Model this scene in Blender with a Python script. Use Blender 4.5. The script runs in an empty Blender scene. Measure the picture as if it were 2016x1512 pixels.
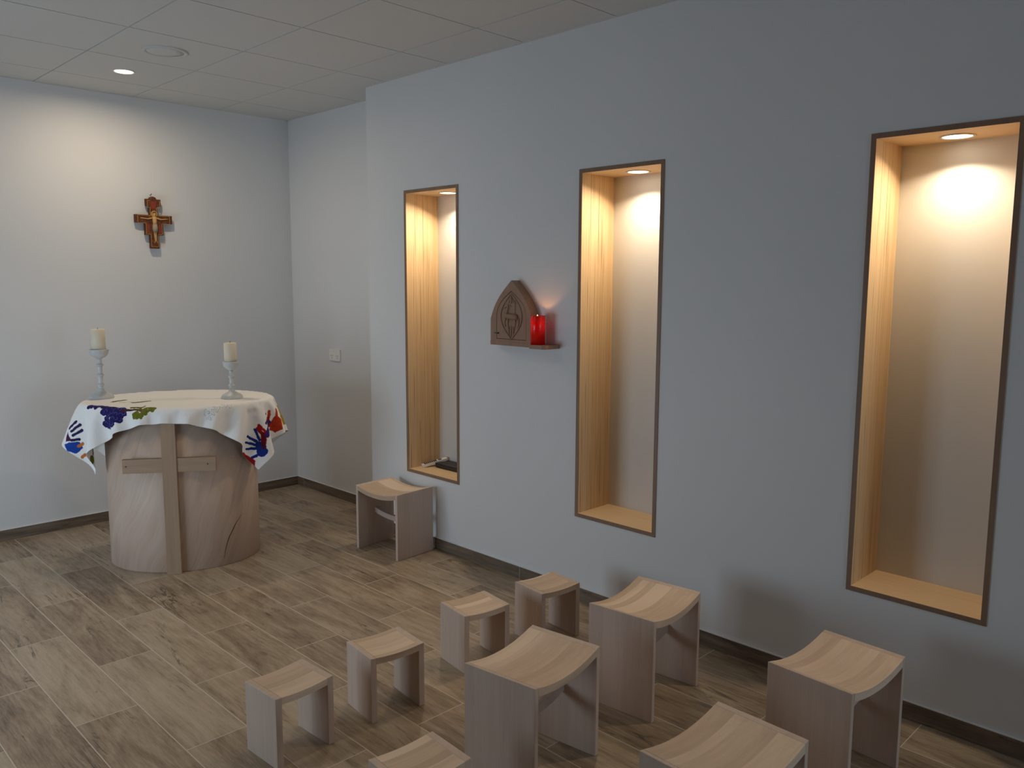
import bpy, bmesh, math
import numpy as np
from mathutils import Vector, Matrix

# ------------------------------------------------------------------ scene, camera, light, exposure
S = bpy.context.scene
COL = S.collection
S.view_settings.view_transform = 'Standard'
S.view_settings.look = 'None'
S.view_settings.exposure = 0.0
S.view_settings.gamma = 1.0
S.view_settings.use_curve_mapping = False
try:
    S.cycles.max_bounces = 10
    S.cycles.diffuse_bounces = 6
    S.cycles.glossy_bounces = 3
    S.cycles.caustics_reflective = False
    S.cycles.caustics_refractive = False
    S.cycles.sample_clamp_indirect = 4.0
    S.cycles.use_denoising = True
except Exception:
    pass

cam_data = bpy.data.cameras.new('camera')
cam_data.sensor_width = 36.0
cam_data.lens = 36.0 * 1611.1 / 2016.0
cam_data.clip_start = 0.05
cam = bpy.data.objects.new('camera', cam_data)
COL.objects.link(cam)
R_ = Vector((0.7076468, -0.70655608, 0.00380973))
U_ = Vector((0.08605238, 0.09153447, 0.99207683))
F_ = Vector((0.70130663, 0.70171216, -0.12557491))
cam.matrix_world = Matrix(((R_.x, U_.x, -F_.x, -3.1645), (R_.y, U_.y, -F_.y, 0.0), (R_.z, U_.z, -F_.z, 1.6598), (0, 0, 0, 1)))
S.camera = cam

W = bpy.data.worlds.new('sky')
S.world = W
W.use_nodes = True
W.node_tree.nodes['Background'].inputs['Color'].default_value = (0.67, 0.83, 1.0, 1)
W.node_tree.nodes['Background'].inputs['Strength'].default_value = 6.8      # overcast daylight outside the window

# daylight opening in the left wall
WX, WY0, WY1, WZ0, WZ1 = -4.0, 3.3, 5.0, 0.08, 1.40
pd = bpy.data.lights.new('window_portal', 'AREA')
pd.shape = 'RECTANGLE'; pd.size = WZ1 - WZ0; pd.size_y = WY1 - WY0
pd.cycles.is_portal = True
po = bpy.data.objects.new('window_portal', pd); COL.objects.link(po)
po.location = (WX - 0.08, (WY0 + WY1) / 2, (WZ0 + WZ1) / 2)
po.rotation_euler = (0, -math.pi / 2, 0)
# second daylight opening behind the viewer
FX0, FX1, FZ0, FZ1, FY = -1.9, -0.25, 0.35, 2.0, -4.2
pd2 = bpy.data.lights.new('window_portal', 'AREA')
pd2.shape = 'RECTANGLE'; pd2.size = FX1 - FX0; pd2.size_y = FZ1 - FZ0
pd2.cycles.is_portal = True
po2 = bpy.data.objects.new('window_portal', pd2); COL.objects.link(po2)
po2.location = ((FX0 + FX1) / 2, FY - 0.08, (FZ0 + FZ1) / 2)
po2.rotation_euler = (math.pi / 2, 0, 0)

NICHE_POWER = 4.6
NICHE_SPREAD = math.radians(150)
CEIL_POWER = 7.5
CEIL_SPREAD = math.radians(172)
WARM = (1.0, 0.80, 0.57)

# ------------------------------------------------------------------ room numbers
H = 2.88
BY = 5.8622            # far wall
RX = 0.226             # recessed stretch of the right wall
EY = 4.4982            # where the right wall steps back
NZT, NZB = 2.2051, 0.4436
NT = 0.019
ND = 0.2537
NICHES = [(4.1126, 3.6070), (2.6978, 2.1940), (1.2758, 0.7720)]
NEARY = FY
SK = 0.0694

# ------------------------------------------------------------------ helpers
def link(o, parent=None):
    COL.objects.link(o)
    if parent is not None:
        o.parent = parent
    return o

def obj(name, bm, mat, parent=None, smooth=False, mats=None, recalc=True):
    if recalc:
        bmesh.ops.recalc_face_normals(bm, faces=bm.faces[:])
    me = bpy.data.meshes.new(name)
    bm.to_mesh(me); bm.free()
    for m in (mats or [mat]):
        me.materials.append(m)
    if smooth:
        for p in me.polygons: p.use_smooth = True
    return link(bpy.data.objects.new(name, me), parent)

def thing(name, label, cat, loc=(0, 0, 0), rz=0.0, group=None):
    o = bpy.data.objects.new(name, None)
    o.empty_display_size = 0.05
    o.location = loc; o.rotation_euler = (0, 0, rz)
    link(o)
    return tag(o, label, cat, group)

def tag(o, label, cat, group=None):
    o['label'] = label; o['category'] = cat
    if group: o['group'] = group
    return o

def struct(name, bm, mat, parent=None, **k):
    o = obj(name, bm, mat, parent, **k)
    if parent is None: o['kind'] = 'structure'
    return o

def box(bm, x0, y0, z0, x1, y1, z1, mi=0):
    v = [bm.verts.new(p) for p in ((x0,y0,z0),(x1,y0,z0),(x1,y1,z0),(x0,y1,z0),(x0,y0,z1),(x1,y0,z1),(x1,y1,z1),(x0,y1,z1))]
    fs = []
    for q in ((3,2,1,0),(4,5,6,7),(0,1,5,4),(1,2,6,5),(2,3,7,6),(3,0,4,7)):
        f = bm.faces.new([v[i] for i in q]); f.material_index = mi; fs.append(f)
    return v, fs

def bevel(bm, w, seg=2, ang=0.6):
    es = [e for e in bm.edges if len(e.link_faces) == 2 and e.calc_face_angle(0) > ang]
    bmesh.ops.bevel(bm, geom=es, offset=w, segments=seg, profile=0.5, affect='EDGES', clamp_overlap=True)

def extrude_poly(bm, pts, d0, d1, axis='x', mi=0):
    """polygon pts (a,b) pushed from d0 to d1 along an axis"""
    def P(a, b, d):
        return (d, a, b) if axis == 'x' else ((a, d, b) if axis == 'y' else (a, b, d))
    A = [bm.verts.new(P(a, b, d0)) for a, b in pts]
    B = [bm.verts.new(P(a, b, d1)) for a, b in pts]
    n = len(pts)
    f = bm.faces.new(A); f.material_index = mi
    f = bm.faces.new(B[::-1]); f.material_index = mi
    for i in range(n):
        f = bm.faces.new((A[i], B[i], B[(i+1) % n], A[(i+1) % n])); f.material_index = mi

def lathe(bm, prof, n=48, c=(0, 0, 0), cap=True):
    rings = []
    for r, z in prof:
        rings.append([bm.verts.new((c[0] + r*math.cos(2*math.pi*i/n), c[1] + r*math.sin(2*math.pi*i/n), c[2] + z)) for i in range(n)])
    for a, b in zip(rings, rings[1:]):
        for i in range(n):
            bm.faces.new((a[i], a[(i+1) % n], b[(i+1) % n], b[i]))
    if cap:
        bm.faces.new(rings[0][::-1]); bm.faces.new(rings[-1])

def tube(bm, pts, r, n=8, cap=True):
    pts = [Vector(p) for p in pts]
    rr = r if isinstance(r, (list, tuple)) else [r]*len(pts)
    rings = []
    for i, p in enumerate(pts):
        t = (pts[min(i+1, len(pts)-1)] - pts[max(i-1, 0)]).normalized()
        up = Vector((1, 0, 0)) if abs(t.x) < 0.9 else Vector((0, 0, 1))
        a = t.cross(up).normalized(); b = t.cross(a).normalized()
        rings.append([bm.verts.new(p + rr[i]*(math.cos(2*math.pi*k/n)*a + math.sin(2*math.pi*k/n)*b)) for k in range(n)])
    for A, B in zip(rings, rings[1:]):
        for k in range(n):
            bm.faces.new((A[k], A[(k+1) % n], B[(k+1) % n], B[k]))
    if cap:
        bm.faces.new(rings[0][::-1]); bm.faces.new(rings[-1])

# ------------------------------------------------------------------ materials
class NT_:
    def __init__(s, name):
        s.m = bpy.data.materials.new(name); s.m.use_nodes = True
        s.t = s.m.node_tree; s.n = s.t.nodes; s.l = s.t.links
        s.b = s.n['Principled BSDF']
    def add(s, k, **kw):
        n = s.n.new(k)
        for a, v in kw.items(): setattr(n, a, v)
        return n
    def put(s, sock, v):
        if hasattr(v, 'is_output') or hasattr(v, 'links') and not isinstance(v, (int, float)): s.l.new(v, sock)
        else: sock.default_value = v
    def math(s, op, a, b=None, c=None):
        n = s.add('ShaderNodeMath', operation=op)
        for i, v in enumerate((a, b, c)):
            if v is not None: s.put(n.inputs[i], v)
        return n.outputs[0]
    def coord(s, k='Object'):
        return s.add('ShaderNodeTexCoord').outputs[k]
    def sep(s, v):
        n = s.add('ShaderNodeSeparateXYZ'); s.l.new(v, n.inputs[0]); return n.outputs
    def comb(s, x, y, z):
        n = s.add('ShaderNodeCombineXYZ')
        for i, v in enumerate((x, y, z)): s.put(n.inputs[i], v)
        return n.outputs[0]
    def scale(s, v, sc, loc=(0, 0, 0)):
        n = s.add('ShaderNodeMapping'); s.l.new(v, n.inputs['Vector'])
        n.inputs['Scale'].default_value = sc; n.inputs['Location'].default_value = loc
        return n.outputs[0]
    def noise(s, v, scale, detail=4, rough=0.55, dist=0.0):
        n = s.add('ShaderNodeTexNoise'); s.l.new(v, n.inputs['Vector'])
        n.inputs['Scale'].default_value = scale; n.inputs['Detail'].default_value = detail
        n.inputs['Roughness'].default_value = rough; n.inputs['Distortion'].default_value = dist
        return n.outputs['Fac']
    def white(s, v):
        n = s.add('ShaderNodeTexWhiteNoise'); n.noise_dimensions = '3D'; s.l.new(v, n.inputs['Vector']); return n.outputs['Value']
    def ramp(s, f, stops):
        n = s.add('ShaderNodeValToRGB'); s.l.new(f, n.inputs[0]); e = n.color_ramp.elements
        while len(e) < len(stops): e.new(0.5)
        for q, (p, c) in zip(e, stops):
            q.position = p; q.color = (*c, 1) if len(c) == 3 else c
        return n.outputs[0]
    def mix(s, f, a, b, mode='MIX'):
        n = s.add('ShaderNodeMix', data_type='RGBA', blend_type=mode)
        s.put(n.inputs[0], f)
        for sock, v in ((n.inputs[6], a), (n.inputs[7], b)):
            if isinstance(v, tuple): sock.default_value = (*v, 1) if len(v) == 3 else v
            else: s.l.new(v, sock)
        return n.outputs[2]
    def bump(s, h, strength=0.2, dist=0.002):
        n = s.add('ShaderNodeBump'); s.l.new(h, n.inputs['Height'])
        n.inputs['Strength'].default_value = strength; n.inputs['Distance'].default_value = dist
        s.l.new(n.outputs[0], s.b.inputs['Normal'])
    def done(s, color=None, rough=0.5, spec=0.5):
        if color is not None:
            if isinstance(color, tuple): s.b.inputs['Base Color'].default_value = (*color, 1)
            else: s.l.new(color, s.b.inputs['Base Color'])
        s.put(s.b.inputs['Roughness'], rough)
        s.b.inputs['Specular IOR Level'].default_value = spec
        return s.m

def plain(name, c, rough=0.5, spec=0.4, var=0.0, scale=40):
    k = NT_(name)
    if var:
        f = k.noise(k.coord(), scale, 3)
        col = k.ramp(f, [(0.3, tuple(x*(1-var) for x in c)), (0.7, tuple(min(1, x*(1+var)) for x in c))])
        k.bump(f, 0.05, 0.001)
    else: col = c
    return k.done(col, rough, spec)

def paint_wall(name, c):
    k = NT_(name)
    f = k.noise(k.coord(), 260, 3, 0.6)
    k.bump(f, 0.12, 0.0006)
    g = k.noise(k.coord(), 1.3, 2)
    col = k.ramp(g, [(0.3, tuple(x*0.985 for x in c)), (0.7, tuple(x*1.01 for x in c))])
    return k.done(col, 0.55, 0.35)

def wood(name, light, dark, grain='z', stave=None, stave_w=0.05, stave_amt=0.35, fine=1.0, rough=0.5, streak=None, streak_amt=0.0, per_object=True):
    """solid timber: grain runs along 'grain'; staves are laid side by side across axis 'stave'"""
    k = NT_(name)
    co = k.coord()
    x, y, z = k.sep(co)
    rnd = k.add('ShaderNodeObjectInfo').outputs['Random'] if per_object else 0.37
    ax = {'x': x, 'y': y, 'z': z}
    sc = {'x': (3, 60, 60), 'y': (60, 3, 60), 'z': (60, 60, 3)}[grain]
    if stave:
        # boards of uneven width: warp the coordinate a little before flooring
        q = k.math('ADD', k.math('DIVIDE', ax[stave], stave_w), k.math('MULTIPLY', rnd, 17.0))
        q = k.math('ADD', q, k.math('MULTIPLY', k.math('SINE', k.math('MULTIPLY', q, 2.1)), 0.28))
        idx = k.math('FLOOR', q)
    else:
        idx = k.math('MULTIPLY', rnd, 9.0)
    off = k.comb(k.math('MULTIPLY', idx, 3.7), k.math('MULTIPLY', rnd, 11.0), k.math('MULTIPLY', idx, 5.3))
    va = k.add('ShaderNodeVectorMath', operation='ADD'); k.l.new(co, va.inputs[0]); k.l.new(off, va.inputs[1])
    p = va.outputs[0]
    n1 = k.noise(k.scale(p, tuple(a*fine for a in sc)), 1.0, 5, 0.6, 0.3)
    n2 = k.noise(k.scale(p, tuple(a*0.16 for a in sc)), 1.0, 3, 0.5, 1.2)
    f = k.math('ADD', k.math('MULTIPLY', n1, 0.6), k.math('MULTIPLY', n2, 0.4))
    if stave:
        w = k.white(k.comb(idx, k.math('MULTIPLY', rnd, 53.0), 2.0))
        f = k.math('ADD', f, k.math('MULTIPLY', k.math('SUBTRACT', w, 0.5), stave_amt))
    col = k.ramp(f, [(0.25, light), (0.80, dark)])
    if streak:
        s1 = k.noise(k.scale(p, tuple(a*b for a, b in zip(sc, ((0.6, 3, 3), (3, 0.6, 3), (3, 3, 0.6))['xyz'.index(grain)]))), 1.0, 2, 0.5)
        m = k.ramp(s1, [(0.62, (0, 0, 0)), (0.72, (1, 1, 1))])
        col = k.mix(k.math('MULTIPLY', m, streak_amt), col, streak)
    k.bump(n1, 0.08, 0.0008)
    return k.done(col, rough, 0.35)

M_wall = paint_wall('wall_paint', (0.72, 0.73, 0.735))
M_back = paint_wall('niche_back_paint', (0.66, 0.645, 0.61))
M_unseen = paint_wall('unseen_wall_darkened', (0.13, 0.10, 0.075))  # unseen walls darkened to cut bounced light; their finish is made up
M_tile_gap = plain('ceiling_gap', (0.10, 0.095, 0.09), 0.8)
def ceiling_mat():
    k = NT_('mineral_ceiling_tile')
    f = k.noise(k.coord(), 420, 2, 0.7)
    k.bump(f, 0.25, 0.0008)
    col = k.ramp(f, [(0.25, (0.58, 0.570, 0.540)), (0.6, (0.64, 0.630, 0.600))])
    return k.done(col, 0.85, 0.2)
M_ceil = ceiling_mat()
M_tbar = plain('ceiling_grid_white', (0.62, 0.60, 0.57), 0.6)

def floor_mat():
    k = NT_('wood_look_floor_tile')
    co = k.coord()
    x, y, z = k.sep(co)
    Wd, L = 0.2292, 0.8885
    u = k.math('DIVIDE', k.math('ADD', x, 1.140 + 40*Wd), Wd)
    row = k.math('FLOOR', u)
    odd = k.math('MODULO', row, 2.0)
    v = k.math('ADD', k.math('DIVIDE', k.math('ADD', y, -3.625 + 20*L), L), k.math('MULTIPLY', odd, 0.5))
    colm = k.math('FLOOR', v)
    fu = k.math('SUBTRACT', u, row); fv = k.math('SUBTRACT', v, colm)
    du = k.math('MULTIPLY', k.math('MINIMUM', fu, k.math('SUBTRACT', 1.0, fu)), Wd)
    dv = k.math('MULTIPLY', k.math('MINIMUM', fv, k.math('SUBTRACT', 1.0, fv)), L)
    d = k.math('MINIMUM', du, dv)
    grout = k.math('LESS_THAN', d, 0.0019)
    w1 = k.white(k.comb(row, colm, 0.5)); w2 = k.white(k.comb(row, colm, 7.5))
    p = k.comb(k.math('ADD', x, k.math('MULTIPLY', w1, 40.0)), k.math('ADD', y, k.math('MULTIPLY', w2, 40.0)), 0.0)
    n1 = k.noise(k.scale(p, (58, 3.0, 1)), 1.0, 6, 0.62, 0.5)          # long grain
    n2 = k.noise(k.scale(p, (9, 2.2, 1)), 1.0, 4, 0.6, 1.0)           # cloudy tone
    n3 = k.noise(k.scale(p, (260, 16, 1)), 1.0, 4, 0.65)               # fine fibres
    n4 = k.noise(k.scale(p, (26, 3.0, 1)), 1.0, 7, 0.68, 1.8)        # dark weathered cracks
    f = k.math('ADD', k.math('ADD', k.math('MULTIPLY', n1, 0.30), k.math('MULTIPLY', n2, 0.42)), k.math('MULTIPLY', n3, 0.28))
    f = k.math('ADD', f, k.math('MULTIPLY', k.math('SUBTRACT', w1, 0.5), 0.10))
    col = k.ramp(f, [(0.34, (0.135, 0.095, 0.062)), (0.44, (0.275, 0.205, 0.138)), (0.53, (0.385, 0.303, 0.212)), (0.66, (0.490, 0.402, 0.296))])
    crack = k.ramp(n4, [(0.635, (0, 0, 0)), (0.69, (1, 1, 1))])
    col = k.mix(k.math('MULTIPLY', crack, 0.78), col, (0.075, 0.058, 0.042))
    n5 = k.noise(k.scale(p, (11, 1.25, 1)), 1.0, 5, 0.6, 1.2)        # thin wandering splits
    n6 = k.noise(k.scale(p, (5, 1.6, 1), (3.1, 7.7, 0)), 1.0, 3, 0.6, 0.6)
    ridge = k.ramp(k.math('ABSOLUTE', k.math('SUBTRACT', n5, 0.5)), [(0.004, (1, 1, 1)), (0.020, (0, 0, 0))])
    msk = k.ramp(n6, [(0.53, (0, 0, 0)), (0.62, (1, 1, 1))])
    col = k.mix(k.math('MULTIPLY', k.math('MULTIPLY', ridge, msk), 0.8), col, (0.070, 0.050, 0.036))
    col = k.mix(grout, col, (0.60, 0.53, 0.44))
    h = k.math('SUBTRACT', k.math('MULTIPLY', n1, 0.3), grout)
    k.bump(h, 0.25, 0.0015)
    r = k.math('ADD', 0.42, k.math('MULTIPLY', grout, 0.35))
    return k.done(col, r, 0.4)
M_floor = floor_mat()

def skirting_mat(axis, off):
    k = NT_('skirting_tile_' + axis)
    x, y, z = k.sep(k.coord())
    a = y if axis == 'y' else x
    v = k.math('DIVIDE', k.math('ADD', a, 20 - off), 0.8885)
    c = k.math('FLOOR', v); fv = k.math('SUBTRACT', v, c)
    d = k.math('MULTIPLY', k.math('MINIMUM', fv, k.math('SUBTRACT', 1.0, fv)), 0.8885)
    w = k.white(k.comb(c, 3.0, 1.0))
    p = k.comb(k.math('ADD', a, k.math('MULTIPLY', w, 30.0)), z, 0.0)
    n = k.noise(k.scale(p, (3, 40, 1)), 1.0, 5, 0.6, 0.5)
    n4 = k.noise(k.scale(p, (4, 26, 1)), 1.0, 3, 0.6, 1.2)
    col = k.ramp(n, [(0.3, (0.100, 0.074, 0.054)), (0.7, (0.23, 0.175, 0.128))])
    col = k.mix(k.ramp(n4, [(0.6, (0, 0, 0)), (0.72, (0.6, 0.6, 0.6))]), col, (0.04, 0.03, 0.024))
    col = k.mix(k.math('LESS_THAN', d, 0.0016), col, (0.42, 0.37, 0.31))
    return k.done(col, 0.45, 0.4)
M_sk_y = skirting_mat('y', 3.545)
M_sk_x = skirting_mat('x', -1.585)
M_caulk = plain('white_caulk', (0.74, 0.74, 0.73), 0.5)

PALE_L, PALE_D = (0.66, 0.535, 0.435), (0.50, 0.385, 0.300)
M_seat_x = wood('pale_beech_seat', (0.74, 0.590, 0.455), (0.52, 0.385, 0.275), 'x', 'y', 0.046, 0.62)
M_leg = wood('pale_beech_panel', (0.63, 0.505, 0.415), (0.50, 0.385, 0.310), 'z', 'y', 0.075, 0.16)
M_rail = wood('pale_beech_rail', (0.60, 0.490, 0.420), (0.47, 0.370, 0.310), 'x')
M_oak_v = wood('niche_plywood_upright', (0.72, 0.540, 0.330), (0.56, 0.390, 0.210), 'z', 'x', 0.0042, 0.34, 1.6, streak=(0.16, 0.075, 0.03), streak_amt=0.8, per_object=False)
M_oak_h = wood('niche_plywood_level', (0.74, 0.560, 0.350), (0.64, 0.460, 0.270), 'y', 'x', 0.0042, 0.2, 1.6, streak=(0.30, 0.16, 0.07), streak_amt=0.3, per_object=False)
M_walnut = wood('niche_walnut_edge', (0.30, 0.190, 0.122), (0.19, 0.115, 0.074), 'z', None, per_object=False, rough=0.45)
M_tab = wood('tabernacle_timber', (0.36, 0.215, 0.135), (0.27, 0.155, 0.095), 'z', None, per_object=False, rough=0.5)
M_bar = wood('altar_cross_timber', (0.44, 0.315, 0.215), (0.31, 0.210, 0.135), 'z', None, rough=0.5, streak=(0.10, 0.06, 0.04), streak_amt=0.25)
M_bar_x = wood('altar_cross_arm_timber', (0.44, 0.315, 0.215), (0.31, 0.210, 0.135), 'x', None, rough=0.5, streak=(0.12, 0.07, 0.05), streak_amt=0.25)

def pedestal_mat():
    k = NT_('altar_veneer')
    co = k.coord()
    x, y, z = k.sep(co)
    # unrolled round the drum, the figure runs diagonally up to the right
    a = k.math('MULTIPLY', k.math('ARCTAN2', x, k.math('MULTIPLY', y, -1.0)), 0.42)
    c, s = math.cos(0.42), math.sin(0.42)
    warp = k.math('MULTIPLY', k.noise(k.comb(a, z, 0.0), 1.8, 2), 0.22)
    q = k.math('ADD', k.math('ADD', k.math('MULTIPLY', a, c), k.math('MULTIPLY', z, -s)), warp)
    r = k.math('ADD', k.math('MULTIPLY', a, s), k.math('MULTIPLY', z, c))
    p = k.comb(q, r, 0.0)
    n1 = k.noise(k.scale(p, (26, 1.3, 1)), 1.0, 5, 0.6, 0.4)
    n2 = k.noise(k.scale(p, (110, 5, 1)), 1.0, 3, 0.6)
    n3 = k.noise(k.scale(p, (7, 1.5, 1)), 1.0, 3, 0.5, 0.8)
    f = k.math('ADD', k.math('ADD', k.math('MULTIPLY', n1, 0.5), k.math('MULTIPLY', n2, 0.2)), k.math('MULTIPLY', n3, 0.3))
    col = k.ramp(f, [(0.30, (0.40, 0.275, 0.205)), (0.46, (0.505, 0.380, 0.295)), (0.56, (0.55, 0.425, 0.340)), (0.72, (0.60, 0.480, 0.400))])
    k.bump(n2, 0.05, 0.0006)
    return k.done(col, 0.5, 0.35)
M_ped = pedestal_mat()
M_crack = plain('open_crack', (0.05, 0.03, 0.02), 0.8)

M_white_plastic = plain('white_plastic', (0.84, 0.83, 0.80), 0.35)
M_dark = plain('dark_slot', (0.05, 0.045, 0.04), 0.6)
M_black = plain('black_plastic', (0.018, 0.017, 0.017), 0.35)
M_button = plain('rubber_button', (0.045, 0.04, 0.035), 0.6)
M_grey_wood = plain('grey_painted_turning', (0.54, 0.56, 0.56), 0.38, 0.5, 0.06, 60)
def wax(name, c):
    k = NT_(name)
    k.b.inputs['Subsurface Weight'].default_value = 0.15
    k.b.inputs['Subsurface Radius'].default_value = (0.02, 0.012, 0.006)
    k.b.inputs['Subsurface Scale'].default_value = 0.3
    return k.done(c, 0.4, 0.4)
M_wax = wax('ivory_wax', (0.78, 0.70, 0.54))
M_wick = plain('burnt_wick', (0.03, 0.025, 0.02), 0.9)
M_ring = plain('lamp_trim_white', (0.72, 0.68, 0.60), 0.35)
M_ring_n = plain('lamp_trim_satin', (0.62, 0.56, 0.48), 0.3, 0.6)

def emit(name, c, s):
    k = NT_(name)
    k.b.inputs['Emission Color'].default_value = (*c, 1)
    k.b.inputs['Emission Strength'].default_value = s
    return k.done(c, 0.5, 0.2)
M_lens = emit('lamp_lens_glow', (1.0, 0.86, 0.66), 6.0)
M_flame = emit('led_flame_glow', (1.0, 0.55, 0.18), 5.0)

def red_wax():
    k = NT_('red_translucent_wax')
    tr = k.add('ShaderNodeBsdfTranslucent'); tr.inputs['Color'].default_value = (0.95, 0.03, 0.006, 1)
    k.b.inputs['Base Color'].default_value = (0.34, 0.006, 0.003, 1)
    k.b.inputs['Roughness'].default_value = 0.25
    mx = k.add('ShaderNodeMixShader'); mx.inputs[0].default_value = 0.22
    k.l.new(k.b.outputs[0], mx.inputs[1]); k.l.new(tr.outputs[0], mx.inputs[2])
    k.l.new(mx.outputs[0], k.n['Material Output'].inputs['Surface'])
    return k.m
M_red = red_wax()
def pane_mat():
    k = NT_('window_glass')
    tr = k.add('ShaderNodeBsdfTransparent'); gl = k.add('ShaderNodeBsdfGlossy'); gl.inputs['Roughness'].default_value = 0.02
    mx = k.add('ShaderNodeMixShader'); mx.inputs[0].default_value = 0.05
    k.l.new(tr.outputs[0], mx.inputs[1]); k.l.new(gl.outputs[0], mx.inputs[2])
    k.l.new(mx.outputs[0], k.n['Material Output'].inputs['Surface'])
    return k.m
M_pane = pane_mat()
M_alu = plain('window_frame_grey', (0.30, 0.31, 0.32), 0.4)

# ------------------------------------------------------------------ setting
LX = WX
bm = bmesh.new(); box(bm, LX - 0.2, NEARY - 0.2, -0.12, RX + 0.4, BY + 0.2, 0.0); struct('floor', bm, M_floor)

# ceiling: mineral tiles hung in a 600 mm grid, with a fine dark reveal at each joint
bm = bmesh.new()
box(bm, LX - 0.2, NEARY - 0.2, H + 0.012, RX + 0.4, BY + 0.2, H + 0.12, 1)
gx = [LX] + [v for v in [-0.9375 + 0.6*i for i in range(-6, 3)] if LX + 0.05 < v < RX - 0.02] + [RX]
gy = [NEARY] + [v for v in [5.4841 - 0.6*i for i in range(0, 18)] if v > NEARY + 0.05][::-1] + [BY]
g = 0.0032
for i in range(len(gx)-1):
    for j in range(len(gy)-1):
        x0, x1, y0, y1 = gx[i], gx[i+1], gy[j], gy[j+1]
        if x1 == RX and False: pass
        box(bm, x0 + g, y0 + g, H, x1 - g, y1 - g, H + 0.0125, 0)
struct('ceiling', bm, M_ceil, mats=[M_ceil, M_tile_gap])

# right wall with three niche openings, stepping back at its far end
bm = bmesh.new()
TH = 0.40
ys = [NEARY]
for a, b in NICHES[::-1]: ys += [b, a]
ys += [EY]
for i in range(0, len(ys)-1):
    if i % 2 == 0: box(bm, 0, ys[i], 0, TH, ys[i+1], H)
    else:
        box(bm, 0, ys[i], 0, TH, ys[i+1], NZB); box(bm, 0, ys[i], NZT, TH, ys[i+1], H)
struct('wall_right', bm, M_wall)
bm = bmesh.new(); box(bm, RX, EY, 0, RX + 0.2, BY, H); struct('wall_right_recess', bm, M_wall)
bm = bmesh.new(); box(bm, LX - 0.15, BY, 0, RX + 0.3, BY + 0.15, H); struct('wall_back', bm, M_wall)
bm = bmesh.new(); box(bm, LX - 0.15, NEARY - 0.15, 0, FX0, NEARY, H); box(bm, FX1, NEARY - 0.15, 0, TH, NEARY, H); box(bm, FX0, NEARY - 0.15, 0, FX1, NEARY, FZ0); box(bm, FX0, NEARY - 0.15, FZ1, FX1, NEARY, H); struct('wall_front', bm, M_unseen)
bm = bmesh.new()
box(bm, LX - 0.15, NEARY, 0, LX, WY0, H); box(bm, LX - 0.15, WY1, 0, LX, BY, H)
box(bm, LX - 0.15, WY0, 0, LX, WY1, WZ0); box(bm, LX - 0.15, WY0, WZ1, LX, WY1, H)
struct('wall_left', bm, M_unseen)
bm = bmesh.new()
t = 0.05
ym = (WY0 + WY1)/2
for q in ((WY0, WY0 + t, WZ0, WZ1), (WY1 - t, WY1, WZ0, WZ1), (ym - t/2, ym + t/2, WZ0, WZ1), (WY0, WY1, WZ0, WZ0 + t), (WY0, WY1, WZ1 - t, WZ1)):
    box(bm, LX - 0.10, q[0], q[2], LX - 0.04, q[1], q[3])
wn = struct('window_1', bm, M_alu)
bm = bmesh.new(); box(bm, LX - 0.072, WY0 + t, WZ0 + t, LX - 0.068, WY1 - t, WZ1 - t); obj('pane', bm, M_pane, wn)

bm = bmesh.new()
xm = (FX0 + FX1)/2
for q in ((FX0, FX0 + t, FZ0, FZ1), (FX1 - t, FX1, FZ0, FZ1), (xm - t/2, xm + t/2, FZ0, FZ1), (FX0, FX1, FZ0, FZ0 + t), (FX0, FX1, FZ1 - t, FZ1)):
    box(bm, q[0], NEARY - 0.10, q[2], q[1], NEARY - 0.04, q[3])
wn = struct('window_2', bm, M_alu)
bm = bmesh.new(); box(bm, FX0 + t, NEARY - 0.072, FZ0 + t, FX1 - t, NEARY - 0.068, FZ1 - t); obj('pane', bm, M_pane, wn)

def skirt(name, x0, y0, x1, y1, mat):
    bm = bmesh.new(); box(bm, x0, y0, 0, x1, y1, SK, 0)
    # thin caulk bead on top
    box(bm, x0, y0, SK, x1, y1, SK + 0.003, 1)
    struct(name, bm, mat, mats=[mat, M_caulk])
K = 0.010
skirt('baseboard_right', -K, NEARY, 0, EY + K, M_sk_y)
skirt('baseboard_return', 0, EY, RX - K, EY + K, M_sk_x)
skirt('baseboard_recess', RX - K, EY, RX, BY, M_sk_y)
skirt('baseboard_back', LX, BY - K, RX - K, BY, M_sk_x)
# white angle where the ceiling meets the stepped wall, its end running a little past the corner
bm = bmesh.new(); box(bm, -0.012, NEARY, H - 0.003, 0.0, EY + 0.03, H); struct('trim_1', bm, M_tbar)
bm = bmesh.new(); box(bm, RX - 0.012, EY, H - 0.003, RX, BY, H); box(bm, LX, BY - 0.012, H - 0.003, RX, BY, H); struct('trim_2', bm, M_tbar)

# ------------------------------------------------------------------ lamps
def lamp_disc(name, label, cat, loc, r, power, spread, ring_mat, group, color=WARM, tilt=0.0):
    t = thing(name, label, cat, loc, 0, group)
    bm = bmesh.new()
    lathe(bm, [(r*1.22, 0.0), (r*1.22, -0.003), (r*1.16, -0.005), (r*1.02, -0.004), (r*1.0, 0.0)], 40, cap=False)
    obj('trim_ring', bm, ring_mat, t, True)
    bm = bmesh.new()
    lathe(bm, [(r, -0.0005), (r*0.98, -0.002), (r*0.5, -0.0025)], 40)
    obj('lens', bm, M_lens, t, False)
    ld = bpy.data.lights.new('lamp_light', 'AREA'); ld.shape = 'DISK'; ld.size = r*1.5
    ld.energy = power; ld.color = color; ld.spread = spread
    lo = bpy.data.objects.new('lamp_light', ld); link(lo, t); lo.location = (0, 0, -0.006 - abs(math.sin(tilt))*r); lo.rotation_euler = (0, tilt, 0)
    return t

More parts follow.
